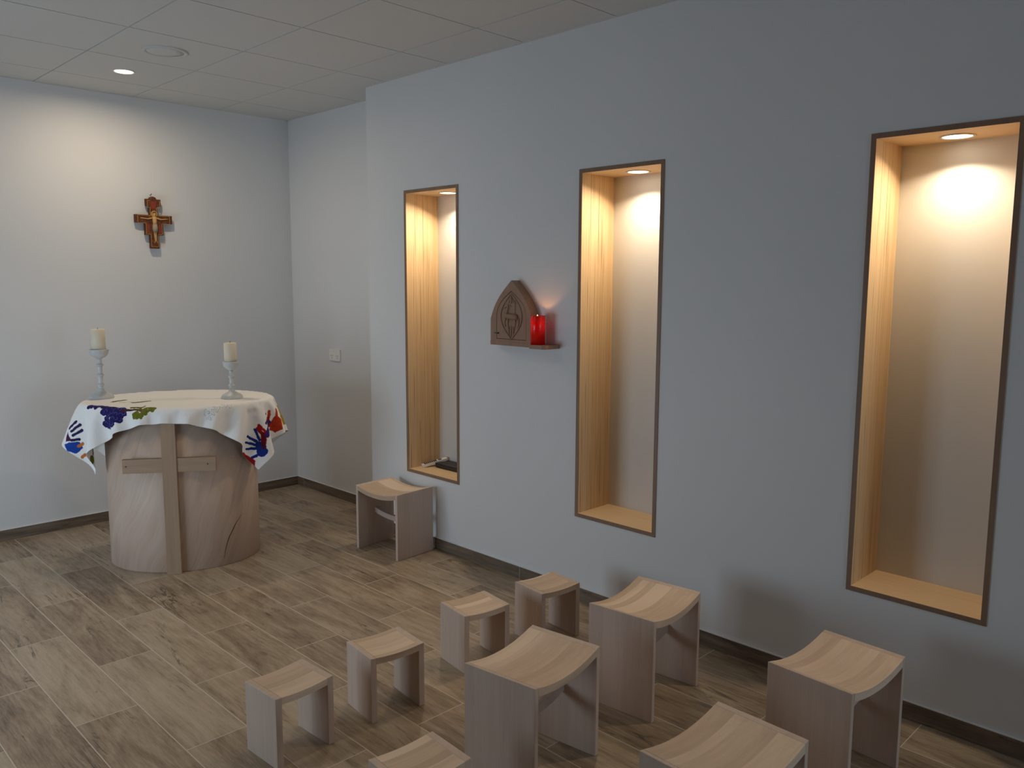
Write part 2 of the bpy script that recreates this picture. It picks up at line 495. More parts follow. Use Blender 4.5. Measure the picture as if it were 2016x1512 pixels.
# ------------------------------------------------------------------ niches
names_n = ['narrow-looking tall timber-lined niche farthest along the wall, remote control on its sill',
           'tall timber-lined wall niche beside the red candle, middle of the three',
           'tall timber-lined wall niche nearest the viewer, largest in view at right']
lamp_lbl = ['small round lit downlight in the top of the niche holding the remote control',
            'small round lit downlight in the top of the middle wall niche',
            'small round lit downlight in the top of the niche at the right edge']
for (a, b), lb, ll in zip(NICHES, names_n, lamp_lbl):
    yc = (a + b)/2; w = (a - b)/2; hz = NZT - NZB
    t = thing('wall_niche', lb, 'niche', (0, yc, NZB), 0, 'timber-lined wall niches')
    for s in (1, -1):
        bm = bmesh.new(); y0, y1 = sorted((s*w, s*(w - NT))); box(bm, -0.001, y0, 0, ND, y1, hz); obj('side_panel', bm, M_oak_v, t)
    bm = bmesh.new(); box(bm, -0.001, -w + NT, 0, ND, w - NT, NT); obj('sill_panel', bm, M_oak_h, t)
    bm = bmesh.new(); box(bm, -0.001, -w + NT, hz - NT, ND, w - NT, hz); obj('top_panel', bm, M_oak_h, t)
    bm = bmesh.new(); box(bm, ND, -w, 0, ND + 0.012, w, hz); obj('back_panel', bm, M_back, t)
    bm = bmesh.new()   # walnut-edged face of the lining, mitred at the corners
    O = [(-w, 0), (w, 0), (w, hz), (-w, hz)]; I = [(-w + NT, NT), (w - NT, NT), (w - NT, hz - NT), (-w + NT, hz - NT)]
    for i in range(4):
        extrude_poly(bm, [O[i], O[(i+1) % 4], I[(i+1) % 4], I[i]], -0.004, -0.0008)
    obj('face_edging', bm, M_walnut, t)
    lamp_disc('niche_downlight', ll, 'light', (0.140, yc, NZT - NT), 0.050, NICHE_POWER, NICHE_SPREAD, M_ring_n, 'niche downlights', tilt=math.radians(17))

lamp_disc('ceiling_downlight', 'small round lit downlight in the ceiling near the wall crucifix', 'light', (-1.2325, 5.196, H), 0.052, CEIL_POWER, CEIL_SPREAD, M_ring, None)
lamp_disc('ceiling_downlight', 'round lit downlight in the ceiling above the open floor left of the stools', 'light', (-2.4375, 3.384, H), 0.052, 3.0, math.radians(140), M_ring, None)

# ceiling speaker
t = thing('ceiling_speaker', 'round white flush speaker grille in the ceiling beside the downlight', 'speaker', (-1.2375, 4.588, H))
bm = bmesh.new(); lathe(bm, [(0.117, 0.0), (0.117, -0.006), (0.113, -0.008), (0.099, -0.008), (0.096, -0.004), (0.096, 0.0)], 56, cap=False); obj('rim', bm, M_ceil, t, True)
bm = bmesh.new(); lathe(bm, [(0.0935, 0.0), (0.0935, -0.0055), (0.045, -0.0075), (0.003, -0.008)], 56); obj('grille', bm, M_ceil, t, True)

# ------------------------------------------------------------------ socket
t = thing('power_socket', 'white double wall socket beside the corner behind the altar', 'socket', (RX, 5.266, 1.099))
bm = bmesh.new(); box(bm, -0.011, -0.072, -0.042, 0, 0.072, 0.042); bevel(bm, 0.004, 2); obj('plate', bm, M_white_plastic, t)
for s in (1, -1):
    bm = bmesh.new(); box(bm, -0.0135, s*0.018 - 0.007, 0.018, -0.011, s*0.018 + 0.007, 0.032); obj('switch', bm, M_white_plastic, t)
    bm = bmesh.new()
    for a, dy, dz in ((0.5, 0.010, 0.004), (-0.5, -0.010, 0.004), (0, 0, -0.012)):
        v, f = box(bm, -0.0116, -0.0016, -0.005, -0.0108, 0.0016, 0.005)
        bmesh.ops.rotate(bm, verts=v, cent=(0, 0, 0), matrix=Matrix.Rotation(a, 3, 'X'))
        bmesh.ops.translate(bm, verts=v, vec=(0, s*0.034 + dy, -0.010 + dz))
    obj('pin_slots', bm, M_dark, t)

# ------------------------------------------------------------------ stools
def seat_bm(w, d, h, lt, th, sag, bev):
    bm = bmesh.new()
    n = 20; x0 = -w/2 + lt; x1 = w/2 - lt
    top, bot = [], []
    for i in range(n+1):
        x = x0 + (x1 - x0)*i/n; q = 1 - (2*x/w)**2
        top.append((x, h - sag*q)); bot.append((x, h - sag*q*0.92 - th))
    extrude_poly(bm, top + bot[::-1], -d/2, d/2, 'y')
    return bm
def leg_bm(s, w, d, h, lt, sag, bev):
    bm = bmesh.new()
    # the inner top edge follows the seat curve
    q = 1 - (2*(w/2 - lt)/w)**2
    pts = [(s*w/2, 0), (s*w/2, h - 0.001), (s*(w/2 - lt), h - sag*q), (s*(w/2 - lt), 0)]
    extrude_poly(bm, pts, -d/2, d/2, 'y')
    bmesh.ops.recalc_face_normals(bm, faces=bm.faces[:])
    bevel(bm, bev, 2, 0.9)
    return bm
def rail_bm(w, lt, zc, sag, th, dep):
    bm = bmesh.new(); n = 14; x0 = -w/2 + lt; x1 = -x0
    top, bot = [], []
    for i in range(n+1):
        x = x0 + (x1 - x0)*i/n; q = 1 - (2*x/w)**2
        top.append((x, zc + th/2 - sag*q)); bot.append((x, zc - th/2 - sag*q))
    extrude_poly(bm, top + bot[::-1], -dep/2, dep/2, 'y')
    return bm
def make_stool(name, label, group, w, d, h, lt, th, sag, rail):
    t = thing(name, label, 'stool', (0, 0, 0), 0, group)
    obj('seat', seat_bm(w, d, h, lt, th, sag, 0.0015), M_seat_x, t)
    for s in (-1, 1):
        obj('leg', leg_bm(s, w, d, h, lt, sag, 0.0018), M_leg, t)
    if rail:
        obj('stretcher', rail_bm(w, lt, 0.225, 0.028, 0.032, 0.022), M_rail, t)
    return t
LG, SG = 'large curved-seat stools', 'small curved-seat stools'
big0 = make_stool('large_stool', '', LG, 0.3846, 0.2896, 0.4027, 0.019, 0.028, 0.030, True)
small0 = make_stool('small_stool', '', SG, 0.2344, 0.1952, 0.2575, 0.0245, 0.025, 0.009, False)
used = set()
def place(src, label, x, y, rz):
    if src.name in used:
        r = src.copy(); COL.objects.link(r)
        for ch in list(src.children):
            c = ch.copy(); COL.objects.link(c); c.parent = r
    else:
        used.add(src.name); r = src
    r.location = (x, y, 0); r.rotation_euler = (0, 0, rz); r['label'] = label
    return r
HP = math.pi/2
place(big0, 'large wooden stool standing alone against the wall below the farthest niche', -0.1936, 3.9973, 0.0721 - HP)
place(big0, 'large wooden stool close to the wall behind the stool with the striped seat', -0.5561, 1.8449, 0.1038)
place(big0, 'large wooden stool with a striped curved seat in the middle of the group', -1.2434, 1.8133, 0.1324)
place(big0, 'large wooden stool by the wall below the nearest niche, amber-lit curved seat', -0.5412, 1.0730, -0.0564)
place(big0, 'large wooden stool cut off by the bottom edge, in front of the amber-lit one', -1.2680, 1.0681, -0.0280)
place(small0, 'small wooden stool farthest left, nearest the open floor before the altar', -1.7766, 2.5015, 0.0574)
place(small0, 'small wooden stool second from left in the far row, brown-striped seat', -1.3592, 2.5017, -0.1127)
place(small0, 'small wooden stool third from left in the far row, second from the wall', -0.8460, 2.5454, -0.1481)
place(small0, 'small wooden stool nearest the wall at the right end of the far row', -0.4342, 2.4920, -0.1173)
place(small0, 'small wooden stool cut off by the bottom edge, left of the striped large stool', -1.7565, 1.7880, -0.0548)

# ------------------------------------------------------------------ altar
AX, AY, AA = -1.143, 4.825, math.radians(-34)
PA, PB, PH = 0.425, 0.355, 0.915
t = altar = thing('altar', 'oval drum-shaped wooden altar with a plain cross on its front', 'altar', (AX, AY, 0), AA)
bm = bmesh.new()
n = 128
rings = []
for z, ins in ((0.0, 0.004), (0.004, 0.0), (PH, 0.0)):
    rings.append([bm.verts.new(((PA - ins)*math.cos(2*math.pi*i/n), (PB - ins)*math.sin(2*math.pi*i/n), z)) for i in range(n)])
for a, b in zip(rings, rings[1:]):
    for i in range(n): bm.faces.new((a[i], a[(i+1) % n], b[(i+1) % n], b[i]))
bm.faces.new(rings[0][::-1]); bm.faces.new(rings[-1])
bmesh.ops.recalc_face_normals(bm, faces=bm.faces[:])
# an open split in the veneer low on the right
crk = [(0.255, 0.045), (0.262, 0.085), (0.272, 0.125), (0.285, 0.165), (0.303, 0.200), (0.318, 0.232), (0.338, 0.262), (0.352, 0.283)]
wd = [0.0006, 0.0013, 0.0018, 0.0024, 0.0026, 0.0022, 0.0016, 0.0005]
prev = None
for (u, z), w_ in zip(crk, wd):
    pr_ = []
    for s in (-1, 1):
        uu = u + s*w_; th_ = math.acos(uu/PA)
        pr_.append(bm.verts.new((1.0012*PA*math.cos(th_), -1.0012*PB*math.sin(th_), z)))
    if prev:
        f = bm.faces.new((prev[0], prev[1], pr_[1], pr_[0])); f.material_index = 1
    prev = pr_
ped = obj('pedestal', bm, M_ped, t, False, [M_ped, M_crack], recalc=False)
for p in ped.data.polygons:
    if len(p.vertices) == 4: p.use_smooth = True
bm = bmesh.new()
TA, TB = 0.530, 0.385
lathe(bm, [(1.0, 0.0), (1.0, 0.030)], 96)
bmesh.ops.scale(bm, verts=bm.verts[:], vec=(TA, TB, 1)); bmesh.ops.translate(bm, verts=bm.verts[:], vec=(0, 0, PH))
bevel(bm, 0.010, 3); bmesh.ops.translate(bm, verts=bm.verts[:], vec=(-0.0083, 0.0016, 0))
obj('table_top', bm, M_seat_x, t)
def curved_strip(u0, u1, z0, z1, off0, off1):
    bm = bmesh.new(); m = 6; pts = []
    for o in (off0, off1):
        rng = range(m+1) if o == off0 else range(m, -1, -1)
        for i in rng:
            u = u0 + (u1 - u0)*i/m
            pts.append((u, -(PB*math.sqrt(1 - (u/PA)**2)) - o if o == off0 else -(PB) - off1))
    extrude_poly(bm, pts, z0, z1, 'z'); bevel(bm, 0.0015, 2, 0.9)
    return bm
obj('cross_upright', curved_strip(-0.038, 0.038, 0.001, PH - 0.03, -0.001, 0.030), M_bar, t)
for s in (-1, 1):
    bm = bmesh.new(); x0, x1 = sorted((s*0.038, s*0.246))
    box(bm, x0, -PB - 0.024, 0.590, x1, -PB + 0.004, 0.668); bevel(bm, 0.0015, 2)
    obj('cross_arm', bm, M_bar_x, t)
    bm = bmesh.new()
    lathe(bm, [(0.004, 0), (0.004, 0.001)], 12); bmesh.ops.rotate(bm, verts=bm.verts[:], cent=(0, 0, 0), matrix=Matrix.Rotation(HP, 3, 'X'))
    bmesh.ops.translate(bm, verts=bm.verts[:], vec=(s*0.215 - 0.012, -PB - 0.0242, 0.630)); obj('screw_plug', bm, M_dark, t)

# ------------------------------------------------------------------ altar cloth (draped shape stored as millimetre offsets)
CNX, CNY = 51, 30
CA, CB = 0.75, 0.47
CLOTH = [
-430,-199,551,-422,-216,573,-418,-235,596,-420,-255,617,-424,-275,639,-430,-294,660,-434,-314,682,-428,-332,703,-408,-343,722,-382,-340,736,-358,-329,748,-333,-318,760,-308,-318,774,-291,-336,789,-283,-360,803,-272,-384,817,-247,-390,828,-220,-380,833,-192,-375,839,-168,-389,849,-148,-408,859,-125,-423,868,-97,-415,868,-70,-403,866,-41,-406,868,-15,-419,873,13,-418,872,40,-405,868,68,-403,866,95,-415,867,123,-422,867,146,-406,857,166,-388,847,192,-379,839,220,-388,834,247,-396,829,267,-381,816,276,-357,801,289,-335,787,314,-332,773,339,-344,763,364,-354,752,388,-348,736,395,-329,716,391,-308,696,387,-286,677,387,-265,657,394,-245,636,408,-231,614,427,-224,593,446,-222,571,466,-223,549,
-443,-179,571,-432,-195,594,-425,-213,616,-422,-232,638,-424,-252,660,-429,-271,681,-434,-291,703,-434,-310,724,-421,-327,745,-398,-332,762,-373,-325,775,-348,-314,787,-323,-311,801,-302,-325,816,-292,-348,830,-280,-371,844,-256,-380,856,-228,-372,862,-200,-369,869,-175,-381,878,-155,-400,888,-128,-410,896,-99,-406,898,-72,-396,897,-43,-400,899,-15,-410,903,14,-409,902,41,-399,899,70,-396,896,98,-406,897,126,-410,895,152,-398,887,173,-380,877,200,-372,868,228,-379,863,256,-384,857,276,-368,843,286,-345,829,302,-326,814,328,-326,801,353,-337,790,379,-342,778,397,-329,759,399,-308,739,394,-286,719,392,-265,699,398,-245,679,411,-230,657,430,-223,635,449,-220,614,469,-221,592,489,-223,571,
-461,-164,592,-447,-177,614,-436,-192,637,-428,-209,659,-425,-228,681,-427,-248,703,-432,-268,724,-435,-287,746,-430,-307,767,-413,-320,787,-388,-321,802,-363,-311,815,-338,-306,828,-315,-315,843,-300,-335,858,-288,-358,872,-264,-369,884,-236,-365,891,-208,-364,899,-183,-375,908,-160,-390,917,-131,-395,924,-102,-397,927,-73,-391,928,-45,-395,930,-15,-398,932,14,-398,931,43,-395,930,72,-391,927,101,-396,927,130,-395,923,157,-389,916,181,-374,907,208,-365,898,236,-370,892,264,-371,884,284,-355,870,296,-333,856,316,-318,841,342,-320,828,367,-330,817,392,-327,802,403,-308,782,401,-287,762,398,-265,742,402,-245,721,414,-229,700,432,-221,678,452,-219,657,472,-221,635,492,-223,614,512,-223,592,
-484,-155,611,-468,-164,634,-453,-175,657,-440,-189,679,-431,-206,702,-428,-225,724,-430,-245,745,-433,-265,767,-434,-284,789,-425,-302,810,-404,-312,828,-378,-309,842,-353,-302,855,-328,-307,870,-309,-323,885,-297,-346,899,-272,-356,912,-245,-359,921,-217,-362,929,-191,-370,938,-162,-374,944,-133,-375,948,-104,-376,950,-74,-376,952,-45,-376,953,-15,-376,953,14,-377,953,43,-376,953,73,-376,952,102,-376,950,132,-375,948,161,-374,944,189,-370,937,216,-362,928,244,-361,921,271,-357,911,293,-343,897,307,-322,883,330,-311,868,356,-314,856,382,-319,843,401,-308,825,405,-287,805,403,-265,785,405,-244,764,417,-228,743,435,-220,721,455,-218,700,475,-219,678,495,-222,657,515,-222,635,535,-219,613,
-509,-153,630,-492,-158,653,-475,-165,676,-459,-174,699,-445,-186,722,-435,-203,745,-431,-222,767,-432,-242,788,-434,-261,810,-431,-281,832,-417,-296,852,-394,-302,869,-368,-299,883,-343,-300,897,-323,-315,912,-305,-333,927,-278,-340,938,-251,-344,947,-222,-345,953,-192,-345,954,-163,-345,954,-133,-345,953,-104,-345,953,-74,-345,953,-45,-345,952,-15,-345,952,14,-345,952,43,-345,953,73,-345,953,102,-345,953,132,-345,953,161,-345,953,191,-345,953,220,-345,952,249,-344,947,277,-340,937,302,-331,925,322,-316,910,344,-304,895,370,-308,883,394,-304,867,407,-287,848,408,-266,827,410,-245,807,421,-227,786,438,-219,764,458,-217,743,478,-218,721,498,-219,699,518,-218,678,536,-212,656,551,-201,633,
-534,-154,648,-517,-158,672,-499,-162,695,-482,-167,719,-465,-173,742,-450,-184,765,-439,-200,787,-434,-218,809,-433,-238,831,-434,-258,853,-426,-276,874,-406,-287,893,-383,-294,909,-358,-296,924,-337,-309,939,-310,-313,950,-281,-314,954,-251,-314,953,-222,-314,953,-192,-314,952,-163,-314,952,-133,-314,953,-104,-314,952,-74,-314,953,-45,-314,952,-15,-314,952,14,-314,952,43,-314,952,73,-314,952,102,-314,952,132,-314,952,161,-314,952,191,-314,952,220,-314,952,250,-314,953,279,-314,952,309,-314,950,335,-308,937,358,-297,922,383,-295,908,404,-285,890,412,-266,870,414,-245,850,424,-227,829,441,-218,807,461,-216,785,481,-216,764,501,-216,742,520,-212,720,536,-202,698,547,-189,674,553,-174,649,
-559,-156,667,-542,-160,690,-525,-164,714,-507,-167,737,-490,-170,761,-473,-175,784,-457,-183,808,-445,-198,830,-437,-216,852,-433,-235,874,-433,-255,896,-415,-267,915,-393,-275,932,-369,-282,948,-340,-282,954,-310,-282,953,-281,-282,952,-251,-282,953,-222,-282,952,-192,-282,952,-163,-282,952,-133,-282,953,-104,-282,953,-74,-282,953,-45,-282,952,-15,-282,952,14,-282,952,44,-282,952,73,-282,953,102,-282,953,132,-282,952,161,-282,952,191,-282,952,220,-282,952,250,-283,952,279,-283,952,309,-283,953,338,-283,952,367,-282,947,391,-275,931,413,-266,913,418,-245,893,428,-228,872,444,-217,850,464,-214,828,484,-213,807,503,-210,785,521,-203,762,533,-190,739,540,-176,714,541,-162,688,540,-149,662,
-584,-154,686,-567,-159,709,-550,-164,733,-533,-168,756,-515,-172,779,-498,-174,803,-481,-176,827,-464,-183,850,-452,-197,873,-445,-215,895,-436,-232,917,-424,-246,937,-399,-251,952,-369,-251,954,-340,-251,952,-310,-251,952,-281,-251,952,-251,-251,953,-222,-251,952,-192,-251,952,-163,-251,952,-133,-251,953,-104,-251,953,-74,-251,953,-45,-251,952,-15,-251,952,14,-251,952,44,-251,953,73,-251,953,102,-251,953,132,-251,953,161,-251,952,191,-251,952,220,-251,952,250,-251,952,279,-251,952,309,-251,952,338,-251,952,368,-251,952,398,-252,950,422,-246,936,437,-233,914,447,-215,893,467,-213,871,486,-209,850,505,-202,827,519,-191,804,527,-177,779,528,-163,753,526,-151,727,523,-139,700,521,-127,674,
-607,-145,705,-591,-151,728,-574,-156,752,-557,-162,775,-540,-168,798,-523,-173,822,-506,-177,845,-488,-179,869,-472,-183,893,-464,-200,915,-453,-215,938,-428,-220,952,-399,-220,952,-369,-220,952,-340,-220,952,-310,-220,952,-281,-220,952,-251,-220,953,-222,-219,952,-192,-219,952,-163,-219,952,-133,-219,953,-104,-219,953,-74,-219,953,-45,-220,952,-15,-220,952,14,-220,952,44,-220,953,73,-220,953,103,-220,953,132,-220,953,162,-220,952,191,-220,952,220,-220,952,250,-220,953,279,-220,952,309,-220,952,338,-220,952,368,-220,952,397,-220,952,427,-220,953,451,-216,936,469,-208,914,485,-199,892,502,-191,869,513,-178,845,517,-164,819,515,-151,793,512,-139,766,510,-127,739,510,-114,713,511,-101,687,
-620,-122,720,-608,-131,745,-593,-139,769,-576,-145,793,-559,-151,816,-543,-158,840,-526,-164,863,-511,-170,887,-496,-177,911,-481,-184,935,-458,-189,952,-428,-188,952,-399,-188,952,-369,-188,952,-340,-188,952,-310,-188,952,-281,-188,952,-251,-188,953,-222,-188,953,-192,-188,952,-163,-188,952,-133,-188,953,-104,-188,953,-74,-188,953,-45,-188,952,-15,-188,952,14,-188,952,44,-188,953,73,-188,953,103,-188,953,132,-188,953,162,-188,953,191,-188,952,221,-188,952,250,-188,953,280,-188,952,309,-189,952,338,-189,952,368,-189,952,397,-189,952,427,-189,952,457,-189,951,478,-183,932,496,-176,909,507,-164,885,507,-151,859,505,-138,832,505,-125,806,507,-112,780,511,-100,753,518,-88,727,526,-78,701,
-608,-95,726,-604,-102,754,-597,-111,781,-586,-120,808,-572,-127,832,-555,-133,856,-537,-138,878,-519,-143,901,-503,-150,925,-487,-157,949,-458,-157,953,-428,-157,952,-399,-157,952,-369,-157,952,-340,-157,952,-310,-157,952,-281,-157,952,-251,-157,953,-222,-157,953,-192,-157,952,-163,-157,952,-133,-157,953,-104,-157,953,-74,-157,953,-45,-157,952,-15,-157,952,14,-157,952,44,-157,953,73,-157,953,103,-157,953,132,-157,953,162,-157,953,191,-157,952,221,-157,952,250,-157,953,280,-157,952,309,-157,952,339,-157,952,368,-157,952,397,-157,952,427,-157,952,457,-157,952,486,-158,948,500,-150,925,501,-137,899,504,-123,873,508,-111,846,514,-100,820,523,-90,793,533,-83,767,544,-77,740,554,-72,713,
-582,-78,727,-581,-81,756,-580,-85,785,-577,-91,814,-573,-98,842,-564,-106,869,-548,-113,893,-529,-117,915,-513,-124,940,-488,-126,954,-458,-125,952,-428,-125,952,-399,-125,952,-369,-125,952,-340,-125,952,-310,-125,952,-281,-125,952,-251,-125,953,-222,-125,953,-192,-125,952,-163,-125,952,-133,-125,953,-104,-125,953,-74,-125,953,-45,-125,952,-15,-125,952,14,-125,952,44,-125,952,73,-125,953,103,-126,953,132,-126,953,162,-126,953,191,-126,952,221,-126,952,250,-126,953,280,-126,952,309,-126,952,339,-126,952,368,-126,952,397,-126,952,427,-126,952,456,-126,952,486,-126,953,511,-124,939,515,-113,913,521,-101,886,530,-94,860,540,-88,833,551,-84,806,562,-80,779,573,-76,752,583,-71,725,
-553,-65,727,-553,-68,757,-552,-71,786,-551,-74,815,-552,-76,844,-552,-79,874,-550,-84,903,-537,-90,928,-516,-94,949,-487,-94,952,-458,-94,952,-428,-94,952,-399,-94,952,-369,-94,952,-340,-94,952,-310,-94,952,-281,-94,952,-251,-94,953,-222,-94,953,-192,-94,952,-163,-94,952,-133,-94,953,-104,-94,953,-74,-94,953,-45,-94,952,-15,-94,952,14,-94,952,44,-94,953,73,-94,953,103,-94,952,132,-94,953,162,-94,953,191,-94,952,221,-94,952,250,-94,953,280,-94,952,309,-94,952,339,-94,952,368,-94,952,397,-94,952,427,-94,952,456,-95,952,486,-95,952,515,-95,949,533,-92,925,546,-88,899,556,-83,872,567,-78,845,577,-73,818,588,-68,791,599,-64,764,609,-59,737,
-529,-45,729,-530,-47,758,-530,-50,788,-530,-52,817,-530,-54,846,-530,-57,875,-531,-60,905,-532,-62,934,-517,-63,953,-487,-63,952,-458,-63,952,-428,-63,952,-399,-63,952,-369,-63,952,-340,-63,952,-310,-63,952,-281,-63,952,-251,-63,953,-222,-63,953,-192,-63,952,-163,-63,952,-133,-63,953,-104,-63,953,-74,-63,953,-45,-63,952,-15,-63,952,14,-63,952,44,-63,953,73,-63,953,103,-63,953,132,-63,953,162,-63,952,191,-63,952,221,-63,952,250,-63,953,280,-63,952,309,-63,952,339,-63,952,368,-63,952,398,-63,952,427,-63,952,456,-63,952,486,-63,952,516,-63,953,535,-61,931,551,-58,906,566,-54,881,576,-50,854,585,-45,826,593,-39,798,600,-35,770,606,-30,742,
-532,-16,731,-530,-17,761,-529,-19,790,-528,-21,819,-528,-24,849,-530,-26,878,-535,-29,907,-538,-31,936,-517,-31,953,-487,-31,952,-458,-31,952,-428,-31,952,-399,-31,952,-369,-31,952,-340,-31,952,-310,-31,952,-281,-31,952,-251,-31,953,-222,-31,953,-192,-31,952,-163,-31,952,-133,-31,953,-104,-31,953,-74,-31,953,-45,-31,952,-15,-31,952,14,-31,952,44,-31,953,73,-31,952,103,-31,953,132,-31,953,162,-31,953,191,-32,952,221,-32,953,250,-32,953,280,-32,952,309,-32,952,339,-32,952,368,-32,952,398,-32,952,427,-32,952,456,-32,952,486,-32,952,516,-32,953,540,-31,938,553,-28,912,557,-25,884,562,-23,855,567,-20,826,571,-18,797,575,-15,768,579,-14,739,
-557,3,734,-553,3,763,-550,3,792,-546,3,822,-543,3,851,-541,3,880,-539,2,909,-541,0,939,-517,0,953,-487,0,952,-458,0,952,-428,0,952,-399,0,952,-369,0,952,-340,0,952,-310,0,952,-281,0,952,-251,0,953,-222,0,953,-192,0,952,-163,0,952,-133,0,953,-104,0,953,-74,0,953,-45,0,952,-15,0,952,14,0,952,44,0,953,73,0,953,103,0,953,132,0,953,162,0,952,191,0,952,221,0,953,250,0,953,280,0,952,309,0,952,339,0,952,368,0,952,398,0,952,427,0,952,456,0,952,486,0,952,515,0,953,540,0,939,537,-3,910,534,-5,881,536,-6,852,539,-5,823,543,-4,794,547,-3,765,551,-1,735,
-585,16,737,-581,17,767,-577,18,796,-573,20,825,-568,22,854,-563,24,882,-555,28,911,-540,31,936,-517,32,953,-487,32,952,-458,32,952,-428,32,952,-399,32,952,-369,32,952,-340,32,952,-310,32,952,-281,32,952,-251,31,953,-222,31,953,-192,31,952,-163,31,953,-133,31,953,-104,31,953,-74,31,953,-45,31,952,-15,31,952,14,31,952,44,31,952,73,31,953,103,31,953,132,31,953,162,31,952,191,31,952,221,31,953,250,31,953,280,31,952,309,31,952,339,31,952,368,31,952,398,31,952,427,31,952,456,31,952,486,31,952,515,31,953,539,31,937,536,28,907,528,25,879,524,23,850,522,21,821,522,19,792,523,17,762,525,15,733,
-610,35,740,-603,39,769,-595,43,797,-587,47,825,-577,52,852,-565,55,879,-551,58,904,-535,61,930,-517,63,952,-487,63,952,-458,63,952,-428,63,952,-399,63,952,-369,63,952,-340,63,952,-310,63,952,-281,63,952,-251,63,953,-222,63,953,-192,63,952,-163,63,953,-133,63,953,-104,63,953,-74,63,953,-45,63,952,-15,63,952,14,63,952,44,63,952,73,63,953,103,63,953,132,63,953,162,63,952,191,63,952,221,63,953,250,63,953,280,63,952,309,63,952,339,63,952,368,63,952,398,63,952,427,63,952,457,63,952,486,63,952,515,63,952,537,61,934,530,59,906,526,56,877,523,54,848,521,51,818,520,49,789,518,47,760,516,44,731,
-606,63,734,-596,67,762,-586,71,789,-575,74,816,-565,79,843,-555,83,870,-544,88,898,-534,92,925,-516,95,948,-487,95,952,-458,94,952,-428,94,952,-399,94,952,-369,94,952,-340,94,952,-310,94,952,-281,94,952,-251,94,953,-222,94,953,-192,94,952,-163,94,953,-133,94,953,-104,94,953,-74,94,953,-45,94,952,-15,94,952,14,94,952,44,94,953,73,94,953,103,94,952,132,94,952,162,94,952,191,94,952,221,94,953,250,94,953,280,94,952,309,94,952,339,94,952,368,94,952,398,94,952,427,94,952,457,94,952,486,94,952,515,94,949,537,92,930,545,85,903,544,80,874,542,78,845,541,75,815,540,72,786,539,69,757,538,66,728,
-579,71,723,-568,75,750,-558,79,777,-548,83,804,-537,87,831,-527,92,858,-518,99,885,-515,112,912,-511,124,938,-487,126,952,-458,126,952,-428,126,952,-399,126,952,-369,126,952,-340,126,952,-310,126,952,-281,126,952,-251,126,953,-222,126,953,-192,126,952,-163,126,953,-133,125,953,-104,125,953,-74,125,953,-45,125,952,-15,125,952,14,125,952,44,125,952,73,125,953,103,125,953,132,125,953,162,125,952,191,125,952,221,125,953,250,125,953,280,125,952,309,125,952,339,125,952,368,125,952,398,125,952,427,125,952,457,125,952,487,126,955,512,124,941,526,117,915,546,113,894,560,106,869,566,97,842,568,90,813,568,86,784,567,82,755,566,79,726,
-549,70,711,-539,76,739,-529,81,766,-519,89,792,-511,98,819,-506,110,845,-503,123,872,-501,136,898,-500,149,924,-487,157,948,-458,157,952,-428,157,952,-399,157,952,-369,157,952,-340,157,952,-310,157,952,-281,157,952,-251,157,953,-222,157,953,-192,157,952,-163,157,953,-133,157,953,-104,157,953,-74,157,953,-45,157,952,-15,157,952,14,157,952,44,157,953,73,157,953,103,157,953,132,157,952,162,157,952,191,157,952,221,157,953,250,157,953,280,157,952,309,157,952,339,157,952,368,157,952,398,157,952,427,157,952,457,157,953,486,157,950,504,151,927,518,144,902,534,137,878,553,133,856,569,126,832,581,118,807,589,108,780,592,100,752,594,94,723,
-521,76,700,-513,87,726,-507,98,752,-504,111,779,-503,124,805,-504,137,831,-506,150,858,-507,163,884,-496,175,908,-479,183,931,-458,189,951,-428,189,952,-399,189,952,-369,189,952,-340,189,952,-310,188,952,-281,188,952,-251,188,953,-222,188,953,-192,188,952,-163,188,953,-133,188,953,-104,188,953,-74,188,953,-45,188,952,-15,188,952,14,188,952,44,188,953,73,188,953,103,188,953,132,188,953,162,188,952,191,188,952,221,188,952,250,188,953,280,188,952,309,188,952,339,188,952,368,188,952,398,188,952,427,188,952,457,189,953,480,185,937,495,178,913,511,171,889,527,165,865,543,159,842,559,152,818,575,145,794,590,138,770,603,129,745,611,119,718,
-507,99,686,-507,113,712,-508,126,738,-511,138,765,-514,150,792,-516,163,818,-514,177,844,-503,190,868,-486,198,890,-469,207,913,-452,215,935,-429,220,952,-399,220,952,-369,220,952,-340,220,952,-310,220,952,-281,220,952,-251,220,953,-222,220,952,-192,220,952,-163,220,953,-133,220,953,-104,220,953,-74,220,953,-45,220,952,-15,219,952,14,219,952,44,219,953,73,219,953,103,219,953,132,219,953,162,219,952,191,219,952,221,219,952,250,219,953,280,219,952,309,219,952,339,220,952,368,220,952,398,220,952,427,220,953,452,216,939,463,201,916,472,183,894,489,180,870,507,178,847,524,176,824,542,171,800,559,165,777,576,160,754,592,154,730,608,147,706,
-518,125,673,-521,137,699,-524,149,726,-527,162,752,-526,176,778,-519,190,803,-505,201,826,-487,208,848,-467,212,870,-448,215,892,-437,232,913,-423,246,935,-399,252,950,-369,251,953,-340,251,952,-310,251,952,-281,251,952,-251,251,953,-222,251,953,-192,251,952,-163,251,953,-133,251,953,-104,251,953,-74,251,953,-45,251,952,-15,251,952,14,251,952,44,251,952,73,251,953,103,251,953,132,251,953,162,251,952,191,251,952,221,251,952,250,251,952,280,251,952,309,251,952,339,251,952,368,251,953,398,251,952,423,247,938,435,232,918,445,216,895,452,198,874,464,183,851,482,178,828,499,177,805,517,176,781,535,173,758,553,170,735,570,166,711,588,162,688,
